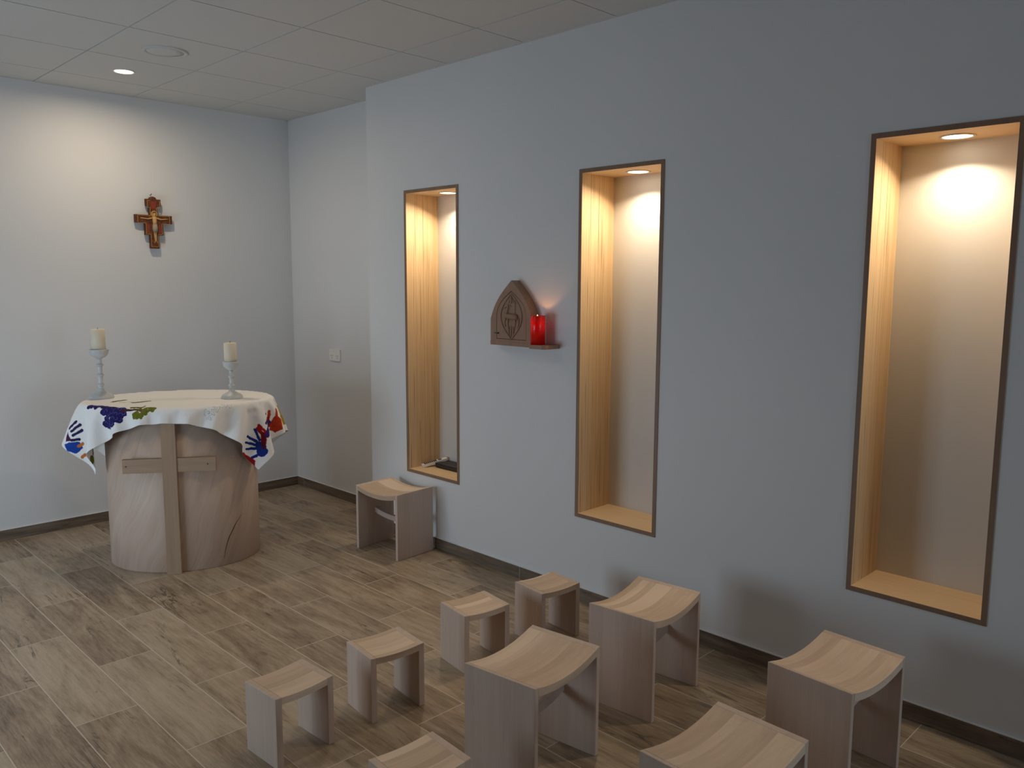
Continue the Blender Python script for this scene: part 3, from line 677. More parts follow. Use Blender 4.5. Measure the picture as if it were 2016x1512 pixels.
-537,146,660,-539,160,687,-539,174,713,-533,188,738,-521,201,761,-504,209,784,-484,213,806,-465,214,827,-445,217,849,-429,227,871,-418,245,892,-413,265,912,-392,275,930,-368,282,946,-340,283,952,-310,283,952,-281,283,952,-251,282,952,-222,282,952,-192,282,952,-163,282,952,-133,282,953,-104,282,953,-74,282,953,-45,282,952,-15,282,952,14,282,952,44,282,952,73,282,953,103,282,953,132,282,953,162,282,952,191,282,952,221,282,952,250,282,952,280,282,952,309,282,953,339,282,954,368,282,949,392,275,933,414,267,916,432,255,896,432,235,875,437,215,853,445,198,831,458,184,809,475,176,786,492,173,762,510,172,739,528,170,716,546,168,692,563,165,669,
-551,171,647,-547,186,672,-536,200,696,-521,210,719,-502,215,741,-482,216,763,-462,215,784,-442,218,806,-425,227,828,-414,244,849,-412,265,869,-404,285,890,-384,295,908,-359,297,922,-336,308,937,-310,314,949,-281,314,952,-251,314,952,-222,314,952,-192,314,952,-163,314,952,-133,314,953,-104,314,953,-74,314,953,-45,314,952,-15,314,952,14,314,952,44,314,952,73,314,952,103,314,952,132,314,952,162,314,952,191,314,952,221,314,953,250,314,953,280,314,953,309,314,951,336,309,940,358,296,925,383,295,911,405,287,893,425,276,875,431,257,853,430,237,832,433,217,810,439,199,788,452,185,766,468,175,743,485,170,720,503,167,697,521,165,673,539,162,650,
-551,198,631,-537,210,654,-519,216,676,-499,218,698,-479,218,720,-459,217,741,-439,219,763,-421,228,785,-410,245,806,-408,265,826,-407,287,847,-395,304,867,-371,309,882,-345,303,895,-323,315,909,-303,330,924,-278,340,937,-251,344,946,-222,345,952,-192,345,953,-163,345,953,-133,345,953,-104,345,953,-74,345,953,-45,345,952,-15,345,952,14,345,952,44,345,953,73,345,953,103,345,953,132,345,954,162,345,954,191,345,954,221,345,952,250,344,947,278,341,939,302,331,927,322,316,912,343,301,898,369,302,884,394,305,870,416,296,853,429,280,832,431,260,811,429,240,789,429,220,767,435,202,745,446,186,723,461,175,700,478,167,678,496,162,655,514,159,631,
-536,217,612,-516,221,634,-496,221,655,-476,219,677,-456,218,698,-436,220,720,-418,229,742,-406,245,763,-403,265,784,-405,287,804,-401,308,824,-383,320,843,-357,315,855,-331,310,868,-308,321,882,-291,340,897,-272,356,910,-245,362,920,-217,362,928,-190,369,936,-162,374,944,-133,375,948,-104,376,950,-74,376,952,-45,376,953,-15,376,953,14,376,953,44,376,953,73,376,952,103,376,950,132,375,949,161,374,945,189,370,938,217,366,930,245,363,923,272,357,913,290,338,899,307,319,885,328,306,871,354,305,857,379,313,844,404,313,829,423,302,810,431,283,789,429,263,768,426,243,746,426,223,725,431,204,703,441,188,680,455,175,658,471,166,635,489,159,612,
-513,222,591,-493,223,612,-473,221,634,-453,220,655,-433,222,677,-415,230,699,-402,245,720,-398,265,741,-401,287,761,-403,308,781,-392,327,801,-368,331,817,-343,321,828,-317,317,840,-296,330,855,-283,353,869,-265,371,883,-237,371,892,-209,366,898,-182,372,906,-158,388,916,-131,395,923,-102,396,926,-73,391,927,-44,395,930,-15,398,931,14,398,932,43,395,930,72,396,929,101,397,928,130,393,923,155,381,915,182,372,907,210,371,900,239,377,895,266,371,885,283,351,872,294,328,858,314,312,843,339,308,829,364,316,817,389,325,804,413,321,788,427,306,768,430,286,746,427,266,725,423,246,704,423,226,682,428,207,660,437,190,638,450,177,615,465,165,593,
-490,223,569,-470,222,591,-450,221,612,-431,224,634,-412,231,656,-399,246,677,-393,266,698,-395,287,718,-399,308,738,-397,329,758,-380,343,777,-354,338,790,-329,326,800,-303,325,813,-285,342,828,-275,366,842,-257,384,856,-229,380,863,-201,372,868,-174,379,876,-153,397,886,-128,409,895,-99,406,897,-71,396,896,-42,400,899,-15,410,902,14,407,902,42,399,899,71,404,899,99,412,900,127,405,894,149,388,885,175,377,877,203,378,871,231,387,867,259,384,858,275,364,844,285,340,830,300,319,816,324,312,802,350,319,789,374,331,777,399,336,764,421,327,746,430,309,725,428,289,703,423,269,682,419,249,661,419,229,639,424,210,617,433,193,595,445,179,572,
-468,223,548,-448,223,570,-428,225,591,-409,233,613,-395,247,635,-388,266,656,-387,287,676,-392,308,696,-395,330,715,-388,349,736,-365,355,752,-340,345,763,-315,332,773,-290,333,786,-275,354,801,-267,378,815,-249,396,828,-221,389,834,-194,380,838,-167,387,847,-147,406,857,-124,421,866,-96,415,867,-69,403,866,-41,407,868,-15,420,873,14,416,872,41,406,868,70,413,869,96,424,872,123,415,865,144,397,855,168,383,847,196,386,841,224,397,838,251,397,830,267,376,816,276,351,803,288,329,789,309,317,774,335,323,761,359,335,750,384,345,738,409,345,723,425,331,703,428,311,682,424,292,661,418,272,640,415,252,618,415,232,596,420,213,574,431,197,552,]
def cloth():
    q = np.array(CLOTH).reshape(CNY+1, CNX+1, 3) / 1000.0
    def fine(a, k, axis):            # Catmull-Rom refinement along one axis
        a = np.moveaxis(a, axis, 0); m = a.shape[0]
        p = np.concatenate([2*a[:1]-a[1:2], a, 2*a[-1:]-a[-2:-1]])
        out = []
        for i in range(m-1):
            P0, P1, P2, P3 = p[i], p[i+1], p[i+2], p[i+3]
            for j in range(k):
                s = j/k
                out.append(0.5*((2*P1) + (-P0+P2)*s + (2*P0-5*P1+4*P2-P3)*s*s + (-P0+3*P1-3*P2+P3)*s**3))
        out.append(a[-1])
        return np.moveaxis(np.array(out), 0, axis)
    KF = 12
    q = fine(fine(q, KF, 0), KF, 1)
    ny, nx = q.shape[:2]
    u = np.linspace(-CA, CA, nx); v = np.linspace(-CB, CB, ny)
    U, V = np.meshgrid(u, v)
    col = paint_cloth(U, V)
    me = bpy.data.meshes.new('altar_cloth')
    idx = np.arange(nx*ny).reshape(ny, nx)
    fa = np.stack([idx[:-1, :-1], idx[:-1, 1:], idx[1:, 1:], idx[1:, :-1]], -1).reshape(-1, 4)
    me.vertices.add(nx*ny); me.vertices.foreach_set('co', q.reshape(-1).astype(np.float32))
    me.loops.add(fa.size); me.loops.foreach_set('vertex_index', fa.reshape(-1).astype(np.int32))
    me.polygons.add(len(fa)); me.polygons.foreach_set('loop_start', (np.arange(len(fa))*4).astype(np.int32))
    me.update(calc_edges=True)
    me.polygons.foreach_set('use_smooth', np.ones(len(fa), dtype=bool))
    at = me.color_attributes.new('pattern', 'FLOAT_COLOR', 'POINT')
    at.data.foreach_set('color', np.concatenate([col, np.ones((*col.shape[:2], 1))], -1).reshape(-1).astype(np.float32))
    k = NT_('printed_cotton')
    a = k.add('ShaderNodeVertexColor'); a.layer_name = 'pattern'
    f = k.noise(k.scale(k.coord(), (1, 1, 1)), 900, 2); k.bump(f, 0.1, 0.0005)
    k.done(a.outputs[0], 0.8, 0.15)
    me.materials.append(k.m)
    o = link(bpy.data.objects.new('altar_cloth', me))
    o.location = (AX + CDX, AY + CDY, 0); o.rotation_euler = (0, 0, AA)
    so = o.modifiers.new('thickness', 'SOLIDIFY'); so.thickness = 0.0014; so.offset = 1
    return tag(o, 'white cloth with painted handprints and grapes draped over the oval altar', 'tablecloth')
CDX, CDY = -0.006, 0.006
def paint_cloth(U, V):
    """flat cloth coordinates -> printed colours: grapes with leaves, children's handprints, a faint pencil sketch"""
    C = np.empty((*U.shape, 3)); C[:] = (0.87, 0.865, 0.84)
    wu = U + 0.0012*np.sin(V*150 + 2*np.sin(U*90)); wv = V + 0.0012*np.sin(U*140 + 2*np.sin(V*80))
    streak = 0.5 + 0.5*np.sin(U*520 + 3*np.sin(V*260)) * np.sin(V*610 + 2*np.sin(U*300))
    def put(m, c, vary=0.25):
        k = (1 - vary*streak)[..., None]
        C[m] = (np.array(c)*k)[m]
    def cap(a, b, r0, r1=None):
        r1 = r0 if r1 is None else r1
        ax, ay = a; dx, dy = b[0]-ax, b[1]-ay
        L = dx*dx + dy*dy + 1e-9
        s = np.clip(((wu-ax)*dx + (wv-ay)*dy)/L, 0, 1)
        return np.hypot(wu-ax-s*dx, wv-ay-s*dy) < r0 + (r1-r0)*s
    def poly(pts):
        m = np.zeros(U.shape, bool); n = len(pts)
        for i in range(n):
            (x0, y0), (x1, y1) = pts[i], pts[(i+1) % n]
            if y0 == y1: continue
            m ^= ((wv > min(y0, y1)) & (wv <= max(y0, y1)) & (wu < x0 + (wv-y0)*(x1-x0)/(y1-y0)))
        return m
    NAVY, BLUE, RED = (0.022, 0.016, 0.125), (0.012, 0.035, 0.27), (0.42, 0.014, 0.014)
    ORRED, PURP, GREEN, BROWN = (0.58, 0.050, 0.016), (0.045, 0.030, 0.200), (0.185, 0.205, 0.022), (0.085, 0.022, 0.030)
    # bunch of grapes
    gr = [(-0.429,-0.225),(-0.405,-0.24),(-0.38,-0.264),(-0.36,-0.262),(-0.336,-0.285),(-0.318,-0.300),(-0.297,-0.319),(-0.278,-0.330),(-0.26,-0.342),(-0.242,-0.352),(-0.225,-0.36),
          (-0.348,-0.324),(-0.325,-0.332),(-0.306,-0.352),(-0.27,-0.371),(-0.29,-0.352),(-0.243,-0.385),(-0.223,-0.377),(-0.348,-0.368),(-0.325,-0.362),(-0.292,-0.390),(-0.257,-0.405),
          (-0.37,-0.384),(-0.355,-0.402),(-0.325,-0.395),(-0.305,-0.412),(-0.338,-0.412),(-0.275,-0.395)]
    for k, (x, y) in enumerate(gr): put(np.hypot(wu-x, wv-y) < 0.020, NAVY, 0.3)
    for k, (x, y) in enumerate(gr):
        d = np.hypot(wu-x-0.002, wv-y-0.003)
        put((d > 0.0085) & (d < 0.0108) & (wu - x + (wv - y)*((-1)**k) > 0.003), (0.12, 0.13, 0.30), 0.2)
    put(cap((-0.226,-0.362), (-0.127,-0.381), 0.0085, 0.006), BROWN)
    put(cap((-0.127,-0.381), (-0.120,-0.285), 0.006, 0.004), (0.20, 0.10, 0.03))
    for x, y, r in [(-0.166,-0.340,0.020),(-0.150,-0.410,0.021),(-0.128,-0.418,0.016),(-0.105,-0.394,0.021),(-0.068,-0.378,0.021),(-0.085,-0.362,0.016),(-0.135,-0.352,0.016)]:
        a = np.arctan2(wv-y, wu-x); put(np.hypot(wu-x, wv-y) < 1.12*r*(1 + 0.13*np.cos(5*a)), GREEN, 0.45)
    for x, y in [(-0.127,-0.385),(-0.109,-0.356)]: put(np.hypot(wu-x, wv-y) < 0.009, (0.20, 0.10, 0.03))
    for a, b, r in [((-0.335,-0.075), (-0.295,-0.030), 0.016), ((-0.215,-0.150), (-0.150,-0.100), 0.017), ((-0.300,-0.120), (-0.200,-0.135), 0.004)]: put(cap(a, b, r), GREEN, 0.35)
    put(cap((-0.345,-0.100), (-0.325,-0.075), 0.010), BROWN)
    # left end
    for a, b in [((-0.640,-0.180), (-0.576,-0.197)), ((-0.642,-0.206), (-0.574,-0.228)), ((-0.653,-0.228), (-0.598,-0.252)), ((-0.684,-0.236), (-0.650,-0.268))]:
        put(cap(a, b, 0.0075, 0.0085), (0.030, 0.016, 0.095))
    put(poly([(-0.730,-0.215), (-0.700,-0.232), (-0.662,-0.276), (-0.684,-0.312), (-0.735,-0.300), (-0.750,-0.250)]), (0.014, 0.075, 0.43), 0.45)
    put(poly([(-0.712,-0.214), (-0.660,-0.186), (-0.680,-0.232), (-0.690,-0.236)]), (0.085, 0.020, 0.075), 0.3)
    for x, y in [(-0.676,-0.292), (-0.722,-0.340)]: put(cap((x-0.012, y+0.004), (x+0.012, y-0.004), 0.009), (0.62, 0.20, 0.05), 0.3)
    put(np.hypot(wu+0.632, wv+0.452) < 0.026, GREEN, 0.4)
    put(cap((-0.612,-0.385), (-0.628,-0.418), 0.006), (0.03, 0.04, 0.05))
    # right front corner
    put(cap((0.630,-0.306), (0.571,-0.302), 0.0095, 0.010), RED); put(cap((0.622,-0.284), (0.564,-0.285), 0.0085, 0.009), RED)
    put(cap((0.625,-0.306), (0.655,-0.335), 0.016), (0.20, 0.010, 0.02), 0.4)
    put(cap((0.686,-0.378), (0.648,-0.364), 0.033, 0.022), BLUE, 0.4)
    for a, b in [((0.628,-0.342), (0.566,-0.316)), ((0.625,-0.360), (0.561,-0.376)), ((0.632,-0.378), (0.574,-0.410)), ((0.648,-0.392), (0.610,-0.433))]:
        put(cap(a, b, 0.0085, 0.0075), BLUE, 0.35)
    put(cap((0.682,-0.418), (0.674,-0.444), 0.009), BLUE, 0.35)
    put(cap((0.660,-0.345), (0.678,-0.352), 0.012), (0.10, 0.008, 0.02), 0.3)
    put(poly([(0.640,-0.48), (0.652,-0.452), (0.700,-0.445), (0.735,-0.48)]), RED, 0.35)
    put(cap((0.650,-0.462), (0.598,-0.470), 0.008), RED)
    # right end
    put(cap((0.588,-0.243), (0.583,-0.155), 0.0095, 0.007), PURP, 0.3)
    put(cap((0.642,-0.290), (0.610,-0.220), 0.016, 0.014), PURP, 0.35)
    put(cap((0.620,-0.145), (0.588,-0.126), 0.010, 0.011), ORRED, 0.3); put(cap((0.655,-0.165), (0.620,-0.150), 0.018, 0.011), (0.30, 0.02, 0.02), 0.3)
    put(cap((0.648,-0.150), (0.632,-0.190), 0.009), PURP, 0.2)
    put(poly([(0.622,-0.098), (0.672,-0.070), (0.722,-0.098), (0.722,-0.146), (0.690,-0.172), (0.655,-0.150)]), ORRED, 0.45)
    put(cap((0.640,-0.100), (0.598,-0.076), 0.010, 0.007), ORRED, 0.3)
    # far side and the other hanging end carry prints too
    for x, y, c, s in [(0.66, 0.16, (0.50, 0.33, 0.02), 1), (0.62, 0.34, BLUE, 1), (-0.66, 0.10, ORRED, -1), (-0.62, 0.33, GREEN, -1)]:
        put(cap((x, y), (x + s*0.03, y), 0.030, 0.026), c, 0.4)
        for k in range(4): put(cap((x - s*0.02, y - 0.026 + 0.017*k), (x - s*(0.075 - 0.008*abs(k - 1.5)), y - 0.044 + 0.029*k), 0.008), c, 0.3)
        put(cap((x + s*0.02, y - 0.025), (x - s*0.012, y - 0.06), 0.009), c, 0.3)
    put(cap((-0.20, 0.362), (-0.10, 0.372), 0.022), (0.60, 0.14, 0.05), 0.3); put(cap((-0.045, 0.378), (-0.01, 0.384), 0.012), (0.06, 0.07, 0.22), 0.3)
    # faint pencil sketch
    for cx, cy, sc in [(0.270,-0.350,0.022), (0.243,-0.412,0.016), (0.221,-0.386,0.020), (0.300,-0.318,0.022), (0.250,-0.378,0.020), (0.332,-0.305,0.018)]:
        a = np.arctan2(V-cy, U-cx); d = np.hypot(U-cx, V-cy)
        ring = np.abs(d - sc*(0.62 + 0.28*np.sin(3*a + cx*90) + 0.12*np.sin(7*a))) < 0.0016
        ln = (d < sc) & (np.abs(np.sin((U*0.8 + V)*420 + cx*50)) < 0.22) & (np.sin(U*260 + cy*70)*np.sin(V*330) > 0.25)
        C[ring | ln] = (0.46, 0.45, 0.44)
    return C

cloth()

# ------------------------------------------------------------------ candlesticks and candles on the altar
CLZ = 0.9530
def candlestick(label, x, y, rb, collars, zc, zr, rc, rs, clabel, rcan, ztop):
    t = thing('candlestick', label, 'candlestick', (x, y, CLZ), 0, 'grey turned candlesticks')
    bm = bmesh.new()
    lathe(bm, [(rb*0.97, 0), (rb, 0.004), (rb, 0.009), (rb*0.95, 0.016), (rb*0.80, 0.025), (rb*0.55, 0.034), (rs*1.9, 0.042), (rs*1.45, 0.052), (rs*1.2, 0.060)], 56)
    obj('base', bm, M_grey_wood, t, True)
    bm = bmesh.new()
    pr = [(rs*1.2, 0.058)]
    for z, r in collars:
        pr += [(rs*1.15, z - 0.014), (rs*1.25, z - 0.0055), (r, z - 0.004), (r*1.04, z), (r, z + 0.004), (rs*1.3, z + 0.0055), (rs*1.05, z + 0.016)]
    pr += [(rs*1.0, zc - 0.012), (rs*1.25, zc)]
    lathe(bm, pr, 40); obj('stem', bm, M_grey_wood, t, True)
    bm = bmesh.new()
    hgt = zr - zc
    pr = [(rs*1.25, zc - 0.003), (rs*1.9, zc + 0.002), (rc*0.62, zc + hgt*0.14), (rc*0.84, zc + hgt*0.34), (rc*0.95, zc + hgt*0.58), (rc*0.98, zc + hgt*0.80), (rc*1.02, zr - 0.004), (rc*1.02, zr),
          (rcan + 0.0035, zr), (rcan + 0.003, zc + hgt*0.5), (0.004, zc + hgt*0.48)]
    lathe(bm, pr, 56); obj('cup', bm, M_grey_wood, t, True)
    c = thing('pillar_candle', clabel, 'candle', (x, y, CLZ + zc + hgt*0.5), 0, 'ivory pillar candles')
    hc = ztop - (zc + hgt*0.5)
    bm = bmesh.new()
    lathe(bm, [(rcan, 0.0005), (rcan, hc - 0.003), (rcan - 0.003, hc), (rcan*0.85, hc - 0.0005), (rcan*0.3, hc - 0.004), (0.003, hc - 0.005)], 48)
    obj('wax', bm, M_wax, c, True)
    bm = bmesh.new(); tube(bm, [(0, 0, hc - 0.006), (0.0005, 0, hc + 0.003), (0.002, 0, hc + 0.010)], 0.0013, 8); obj('wick', bm, M_wick, c)
candlestick('taller grey turned candlestick at the left of the altar', -1.480, 5.149, 0.070, [(0.081, 0.019), (0.139, 0.020), (0.199, 0.021)], 0.240, 0.293, 0.054, 0.012,
            'ivory pillar candle in the taller candlestick at left', 0.039, 0.412)
candlestick('shorter grey turned candlestick at the right of the altar', -0.920, 4.618, 0.063, [(0.077, 0.0178), (0.131, 0.0178)], 0.172, 0.222, 0.046, 0.0105,
            'ivory pillar candle in the shorter candlestick at right', 0.036, 0.333)

# ------------------------------------------------------------------ crucifix on the far wall
CXc, CZc = -0.850, 2.060
t = thing('wall_crucifix', 'painted wooden crucifix hanging on the far wall above the altar', 'crucifix', (CXc, BY - 0.012, CZc))
out = [(-0.049, 0.146), (-0.024, 0.146), (-0.018, 0.158), (0, 0.164), (0.018, 0.158), (0.024, 0.146), (0.052, 0.146), (0.052, 0.098), (0.028, 0.098), (0.028, 0.038),
       (0.126, 0.038), (0.126, -0.018), (0.062, -0.018), (0.062, -0.098), (0.030, -0.098), (0.030, -0.190), (-0.030, -0.190), (-0.030, -0.098), (-0.062, -0.098), (-0.062, -0.018),
       (-0.126, -0.018), (-0.126, 0.038), (-0.028, 0.038), (-0.028, 0.098), (-0.049, 0.098)]
def icon_mat():
    k = NT_('aged_icon_paint')
    f = k.noise(k.coord(), 60, 4, 0.6)
    col = k.ramp(f, [(0.3, (0.065, 0.018, 0.008)), (0.5, (0.125, 0.038, 0.014)), (0.72, (0.21, 0.085, 0.028))])
    return k.done(col, 0.5, 0.3)
M_icon = icon_mat()
M_icon_dk = plain('icon_dark_edge', (0.055, 0.022, 0.012), 0.6)
M_gold = plain('icon_ochre', (0.50, 0.270, 0.070), 0.5, 0.3, 0.12, 120)
M_skin = plain('icon_skin_ochre', (0.60, 0.365, 0.150), 0.5, 0.3, 0.08, 120)
M_icon_red = plain('icon_red', (0.26, 0.045, 0.025), 0.5, 0.3, 0.15, 120)
M_loin = plain('icon_loin_cloth', (0.36, 0.29, 0.20), 0.6, 0.3, 0.15, 150)
bm = bmesh.new(); extrude_poly(bm, out, -0.024, -0.001, 'y', 0)
bmesh.ops.recalc_face_normals(bm, faces=bm.faces[:])
for f in bm.faces: f.material_index = 0 if abs(f.normal.y) > 0.5 else 1
obj('cross_board', bm, M_icon, t, False, [M_icon, M_icon_dk])
bm = bmesh.new()     # ochre border line following the outline
cen = [(x*0.86 if abs(x) > 0.05 else x*0.78, (z + 0.02)*0.93 - 0.02) for x, z in out]
for i in range(len(out)):
    if 1 <= i <= 5: continue
    a, b = cen[i], cen[(i+1) % len(cen)]
    tube(bm, [(a[0], -0.0245, a[1]), (b[0], -0.0245, b[1])], 0.0016, 6)
obj('border', bm, M_gold, t)
for x0, z0, x1, z1 in ((-0.049, -0.084, -0.031, -0.026), (0.031, -0.084, 0.049, -0.026), (-0.018, 0.082, 0.018, 0.130)):   # plain coloured panels
    bm = bmesh.new(); box(bm, x0, -0.0256, z0, x1, -0.024, z1); obj('colour_panel', bm, M_icon_red, t)
bm = bmesh.new(); lathe(bm, [(0.0225, 0), (0.0225, 0.0022)], 32); bmesh.ops.rotate(bm, verts=bm.verts[:], cent=(0, 0, 0), matrix=Matrix.Rotation(HP, 3, 'X'))
bmesh.ops.translate(bm, verts=bm.verts[:], vec=(0.003, -0.0240, 0.046)); obj('halo', bm, M_gold, t)
bm = bmesh.new()     # small painted figure with outspread arms in low relief
tube(bm, [(0.003, -0.028, 0.058), (0.003, -0.030, 0.050), (0.003, -0.030, 0.040), (0.003, -0.029, 0.030), (0.003, -0.028, 0.022)], [0.006, 0.0095, 0.009, 0.005, 0.005], 12)
tube(bm, [(0.003, -0.027, 0.026), (0.003, -0.028, 0.014), (0.004, -0.028, -0.008), (0.004, -0.028, -0.026)], [0.013, 0.0155, 0.014, 0.013], 12)
for s in (-1, 1):
    tube(bm, [(0.003 + s*0.010, -0.027, 0.018), (0.003 + s*0.045, -0.027, 0.010), (0.003 + s*0.072, -0.027, 0.013), (0.003 + s*0.094, -0.026, 0.016)], [0.006, 0.0042, 0.0035, 0.0026], 8)
    tube(bm, [(0.004 + s*0.003, -0.027, -0.020), (0.004 + s*0.006, -0.027, -0.07), (0.005 + s*0.004, -0.027, -0.11), (0.006 + s*0.003, -0.027, -0.135), (0.007 + s*0.009, -0.026, -0.152)], [0.006, 0.006, 0.005, 0.0035, 0.0025], 8)
obj('painted_figure', bm, M_skin, t, True)
bm = bmesh.new(); tube(bm, [(0.003, -0.0275, 0.058), (0.003, -0.0285, 0.054), (0.003, -0.0285, 0.050)], [0.006, 0.0108, 0.0106], 12); obj('hair', bm, M_icon_dk, t, True)
bm = bmesh.new(); tube(bm, [(0.004, -0.0275, -0.024), (0.004, -0.0285, -0.05), (0.005, -0.028, -0.076)], [0.0145, 0.018, 0.0165], 14); obj('loin_cloth', bm, M_loin, t, True)
bm = bmesh.new(); tube(bm, [(-0.003, 0.012, 0.176), (-0.003, -0.008, 0.178), (-0.003, -0.010, 0.184)], 0.0025, 8); obj('nail', bm, M_dark, t)

# ------------------------------------------------------------------ tabernacle with carved door
TY = 3.115; TZ = 1.330; TW = 0.159; TD = 0.060
t = thing('tabernacle', 'pointed wooden tabernacle with a carved lamb door on the wall beside the red candle', 'tabernacle', (0, TY, TZ))
def gothic(hw, z0, zs, za, n=10, bulge=0.16):
    """pointed-arch outline, anticlockwise seen from the room (a = +y .. left)"""
    pts = [(hw, z0), (hw, zs)]
    for i in range(1, n+1):
        s = i/n
        y = hw*(1 - s) + bulge*hw*math.sin(math.pi*s)
        z = zs + (za - zs)*s
        pts.append((y, z))
    left = pts
    return left + [(-y, z) for y, z in left[::-1][1:]]
outer = gothic(TW, 0.0, 0.122, 0.330, 10, 0.155)
inner = gothic(0.113, 0.014, 0.145, 0.274, 10, 0.24)
bm = bmesh.new()
n = len(outer)
def strip(bm, A, B):
    for i in range(len(A)): bm.faces.new((A[i], A[(i+1) % len(A)], B[(i+1) % len(A)], B[i]))
Of = [bm.verts.new((-TD, a, b)) for a, b in outer]; Ob = [bm.verts.new((0, a, b)) for a, b in outer]
If = [bm.verts.new((-TD, a, b)) for a, b in inner]; Ib = [bm.verts.new((-TD + 0.02, a, b)) for a, b in inner]
strip(bm, Of, If); strip(bm, Of, Ob); strip(bm, If, Ib); bm.faces.new(Ib); bm.faces.new(Ob)
obj('body', bm, M_tab, t)
door_o = gothic(0.1105, 0.0165, 0.145, 0.2700, 10, 0.24)
bm = bmesh.new(); extrude_poly(bm, door_o, -TD + 0.001, -TD + 0.018, 'x')
dr = obj('door', bm, M_tab, t)
# carved relief on the door: almond-shaped frame, lamb with staff, leaf finial
bm = bmesh.new()
XF = -TD + 0.001
def V2(y, z, d=0.0): return (XF - d, y*YS, 0.135 + (z - 0.118)*ZS)
YS, ZS = 1.0, 1.0
ves = []
for i in range(25):
    s = i/24; z = 0.018 + 0.240*s; y = 0.080*math.sin(math.pi*s)**0.9
    ves.append((y, z))
for s in (1, -1): tube(bm, [(XF - 0.001, s*y, z) for y, z in ves], 0.0042, 8)
obj('almond_frame', bm, M_tab, dr, True)
YS, ZS = 1.42, 1.22
bm = bmesh.new()
# body, neck, head, legs, tail as flattened rounded forms (y grows to the left)
tube(bm, [V2(-0.036, 0.108), V2(-0.030, 0.118), V2(-0.008, 0.119), V2(0.014, 0.121), V2(0.028, 0.126), V2(0.033, 0.136)], [0.008, 0.0165, 0.0170, 0.0165, 0.015, 0.010], 12)
tube(bm, [V2(0.024, 0.130), V2(0.022, 0.146), V2(0.016, 0.158), V2(0.018, 0.166)], [0.013, 0.010, 0.0085, 0.007], 10)
tube(bm, [V2(0.012, 0.168), V2(0.022, 0.168), V2(0.034, 0.160), V2(0.040, 0.156)], [0.006, 0.0085, 0.006, 0.0042], 10)
tube(bm, [V2(0.012, 0.172), V2(0.004, 0.168), V2(-0.001, 0.162)], [0.003, 0.0045, 0.002], 8)
for p in ([(0.027, 0.118), (0.036, 0.096), (0.030, 0.074)], [(0.016, 0.112), (0.018, 0.088), (0.013, 0.062)],
          [(-0.022, 0.112), (-0.022, 0.088), (-0.016, 0.062)], [(-0.033, 0.112), (-0.040, 0.090), (-0.034, 0.068)]):
    tube(bm, [V2(*q) for q in p], [0.0085, 0.0052, 0.0042], 8)
tube(bm, [V2(-0.038, 0.116), V2(-0.043, 0.104), V2(-0.041, 0.092)], [0.004, 0.0045, 0.002], 8)
obj('lamb', bm, M_tab, dr, True)
bm = bmesh.new()
tube(bm, [V2(-0.020, 0.126, 0.001), V2(-0.021, 0.196, 0.001)], 0.0022, 8)
tube(bm, [V2(-0.010, 0.180, 0.001), V2(-0.032, 0.180, 0.001)], 0.0022, 8)
obj('cross_staff', bm, M_tab, dr, True)
for pts, rr in (([(0.000, 0.176), (0.000, 0.192), (0.001, 0.206), (0.002, 0.216)], [0.002, 0.0095, 0.0075, 0.0015]),
                ([(0.013, 0.178), (0.010, 0.190), (0.007, 0.200)], [0.0015, 0.0055, 0.0015]), ([(-0.013, 0.178), (-0.010, 0.190), (-0.007, 0.200)], [0.0015, 0.0055, 0.0015]),
                ([(-0.010, 0.038), (-0.013, 0.056), (-0.009, 0.076)], [0.003, 0.0060, 0.002]), ([(0, 0.032), (0, 0.054), (0, 0.080)], [0.003, 0.0060, 0.002]), ([(0.010, 0.038), (0.013, 0.056), (0.009, 0.076)], [0.003, 0.0060, 0.002])):
    bm = bmesh.new(); tube(bm, [V2(*q) for q in pts], rr, 10); obj('leaf_ornament', bm, M_tab, dr, True)
bm = bmesh.new(); tube(bm, [(-TD - 0.001, 0.128, 0.045), (-TD - 0.004, 0.112, 0.045), (-TD - 0.004, 0.100, 0.045)], 0.0022, 8)
tube(bm, [(-TD + 0.0, 0.099, 0.045), (-TD - 0.007, 0.099, 0.045)], 0.0045, 10); obj('latch', bm, M_dark, t)
bm = bmesh.new()    # base board running on to the right as the candle shelf
extrude_poly(bm, [(0, TW), (-TD - 0.002, TW), (-TD - 0.002, -0.160), (-0.080, -0.176), (-0.112, -0.185), (-0.116, -0.205), (-0.110, -0.272), (-0.100, -0.292), (0, -0.296)], -0.0205, 0.0, 'z')
obj('shelf', bm, M_tab, t)

# red LED candle on that shelf
CX, CY = -0.074, 2.905
t = thing('red_candle', 'glowing red pillar candle on the shelf beside the tabernacle', 'candle', (CX, CY, TZ))
R0, HC = 0.0385, 0.150
bm = bmesh.new()
prof = [(R0, 0.0005), (R0, HC - 0.003), (R0 - 0.003, HC), (R0 - 0.006, HC - 0.002), (R0 - 0.007, 0.012), (0.003, 0.011)]
lathe(bm, prof, 48); obj('wax_shell', bm, M_red, t, True)
bm = bmesh.new(); tube(bm, [(-0.014, -0.010, HC - 0.040), (-0.014, -0.010, HC - 0.014), (-0.014, -0.010, HC - 0.004), (-0.014, -0.010, HC + 0.006)], [0.003, 0.0042, 0.0042, 0.0008], 12)
obj('flame_bulb', bm, M_flame, t, True)
ld = bpy.data.lights.new('candle_light', 'POINT'); ld.energy = 0.42; ld.color = (1.0, 0.42, 0.12); ld.shadow_soft_size = 0.006
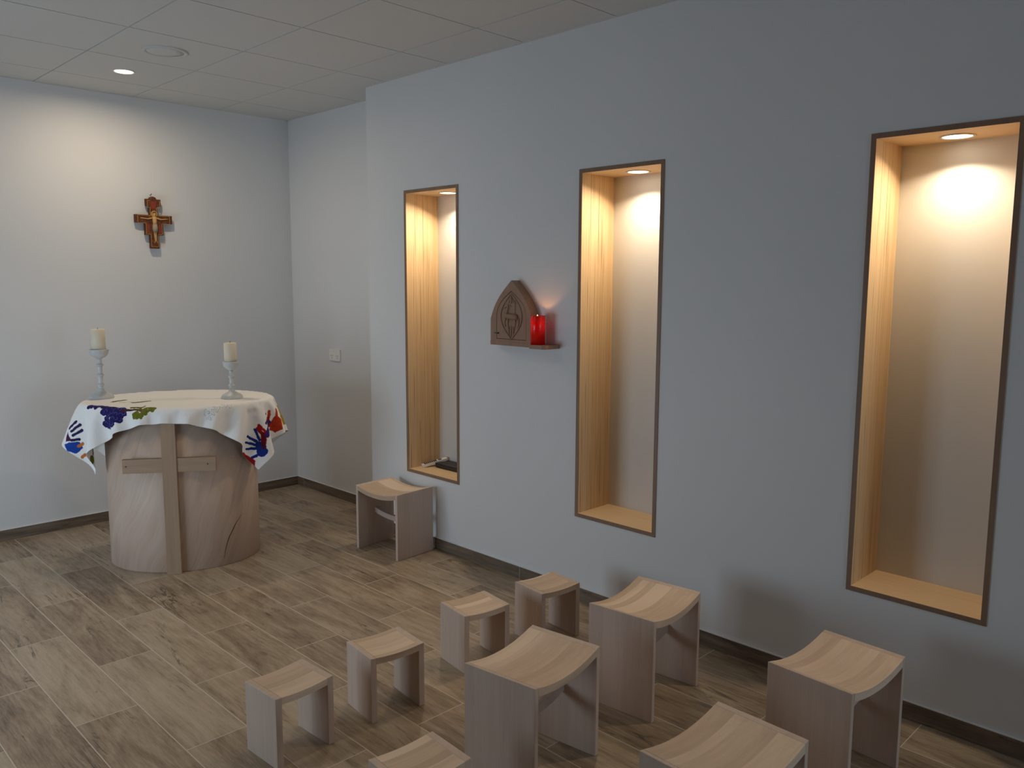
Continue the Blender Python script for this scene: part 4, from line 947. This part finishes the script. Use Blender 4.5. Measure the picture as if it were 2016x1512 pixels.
lo = bpy.data.objects.new('candle_light', ld); link(lo, t); lo.location = (0.0, 0.0, HC - 0.034)

# ------------------------------------------------------------------ on the sill of the farthest niche
SZ = NZB + NT
t = thing('set_top_box', 'slim black electronics box on the sill of the farthest niche', 'electronics', (0.194, 3.890, SZ))
bm = bmesh.new(); box(bm, -0.052, -0.135, 0.004, 0.052, 0.115, 0.030); bevel(bm, 0.003, 2); obj('case', bm, M_black, t)
bm = bmesh.new(); box(bm, -0.0535, -0.132, 0.013, -0.0518, 0.112, 0.016); obj('front_line', bm, M_dark, t)
bm = bmesh.new()
for i in range(9): box(bm, -0.036, -0.110 + i*0.022, 0.0298, 0.040, -0.102 + i*0.022, 0.0306)
obj('vent_slots', bm, M_dark, t)
for sx in (-0.04, 0.04):
    for sy in (-0.115, 0.095):
        bm = bmesh.new(); lathe(bm, [(0.006, 0), (0.006, 0.005)], 12); bmesh.ops.translate(bm, verts=bm.verts[:], vec=(sx, sy, 0)); obj('foot', bm, M_black, t)
t = thing('remote_control', 'pale remote control lying propped on the black box in the farthest niche', 'remote', (0.088, 4.068, SZ))
bm = bmesh.new()
L_, w0 = 0.172, 0.021
sec = [(0.0, w0*0.92), (0.01, w0), (L_*0.55, w0*0.98), (L_*0.85, w0*1.02), (L_*0.96, w0*0.8), (L_, w0*0.45)]
pts = [(x, w) for x, w in sec] + [(x, -w) for x, w in sec[::-1]]
extrude_poly(bm, pts, 0.0, 0.016, 'z'); bevel(bm, 0.003, 2, 0.9)
rc = obj('case', bm, M_white_plastic, t)
bt = bmesh.new()
for i in range(7):
    for j in (-1, 0, 1): box(bt, 0.016 + i*0.0125, j*0.0115 - 0.004, 0.0155, 0.024 + i*0.0125, j*0.0115 + 0.004, 0.0185)
obj('keypad', bt, M_button, t)
bt = bmesh.new(); lathe(bt, [(0.0135, 0.0155), (0.0135, 0.0172), (0.006, 0.0172), (0.006, 0.0164)], 24, c=(0.122, 0, 0)); obj('dial_ring', bt, M_button, t)
t.rotation_euler = (0, math.radians(-11.5), math.radians(-22))
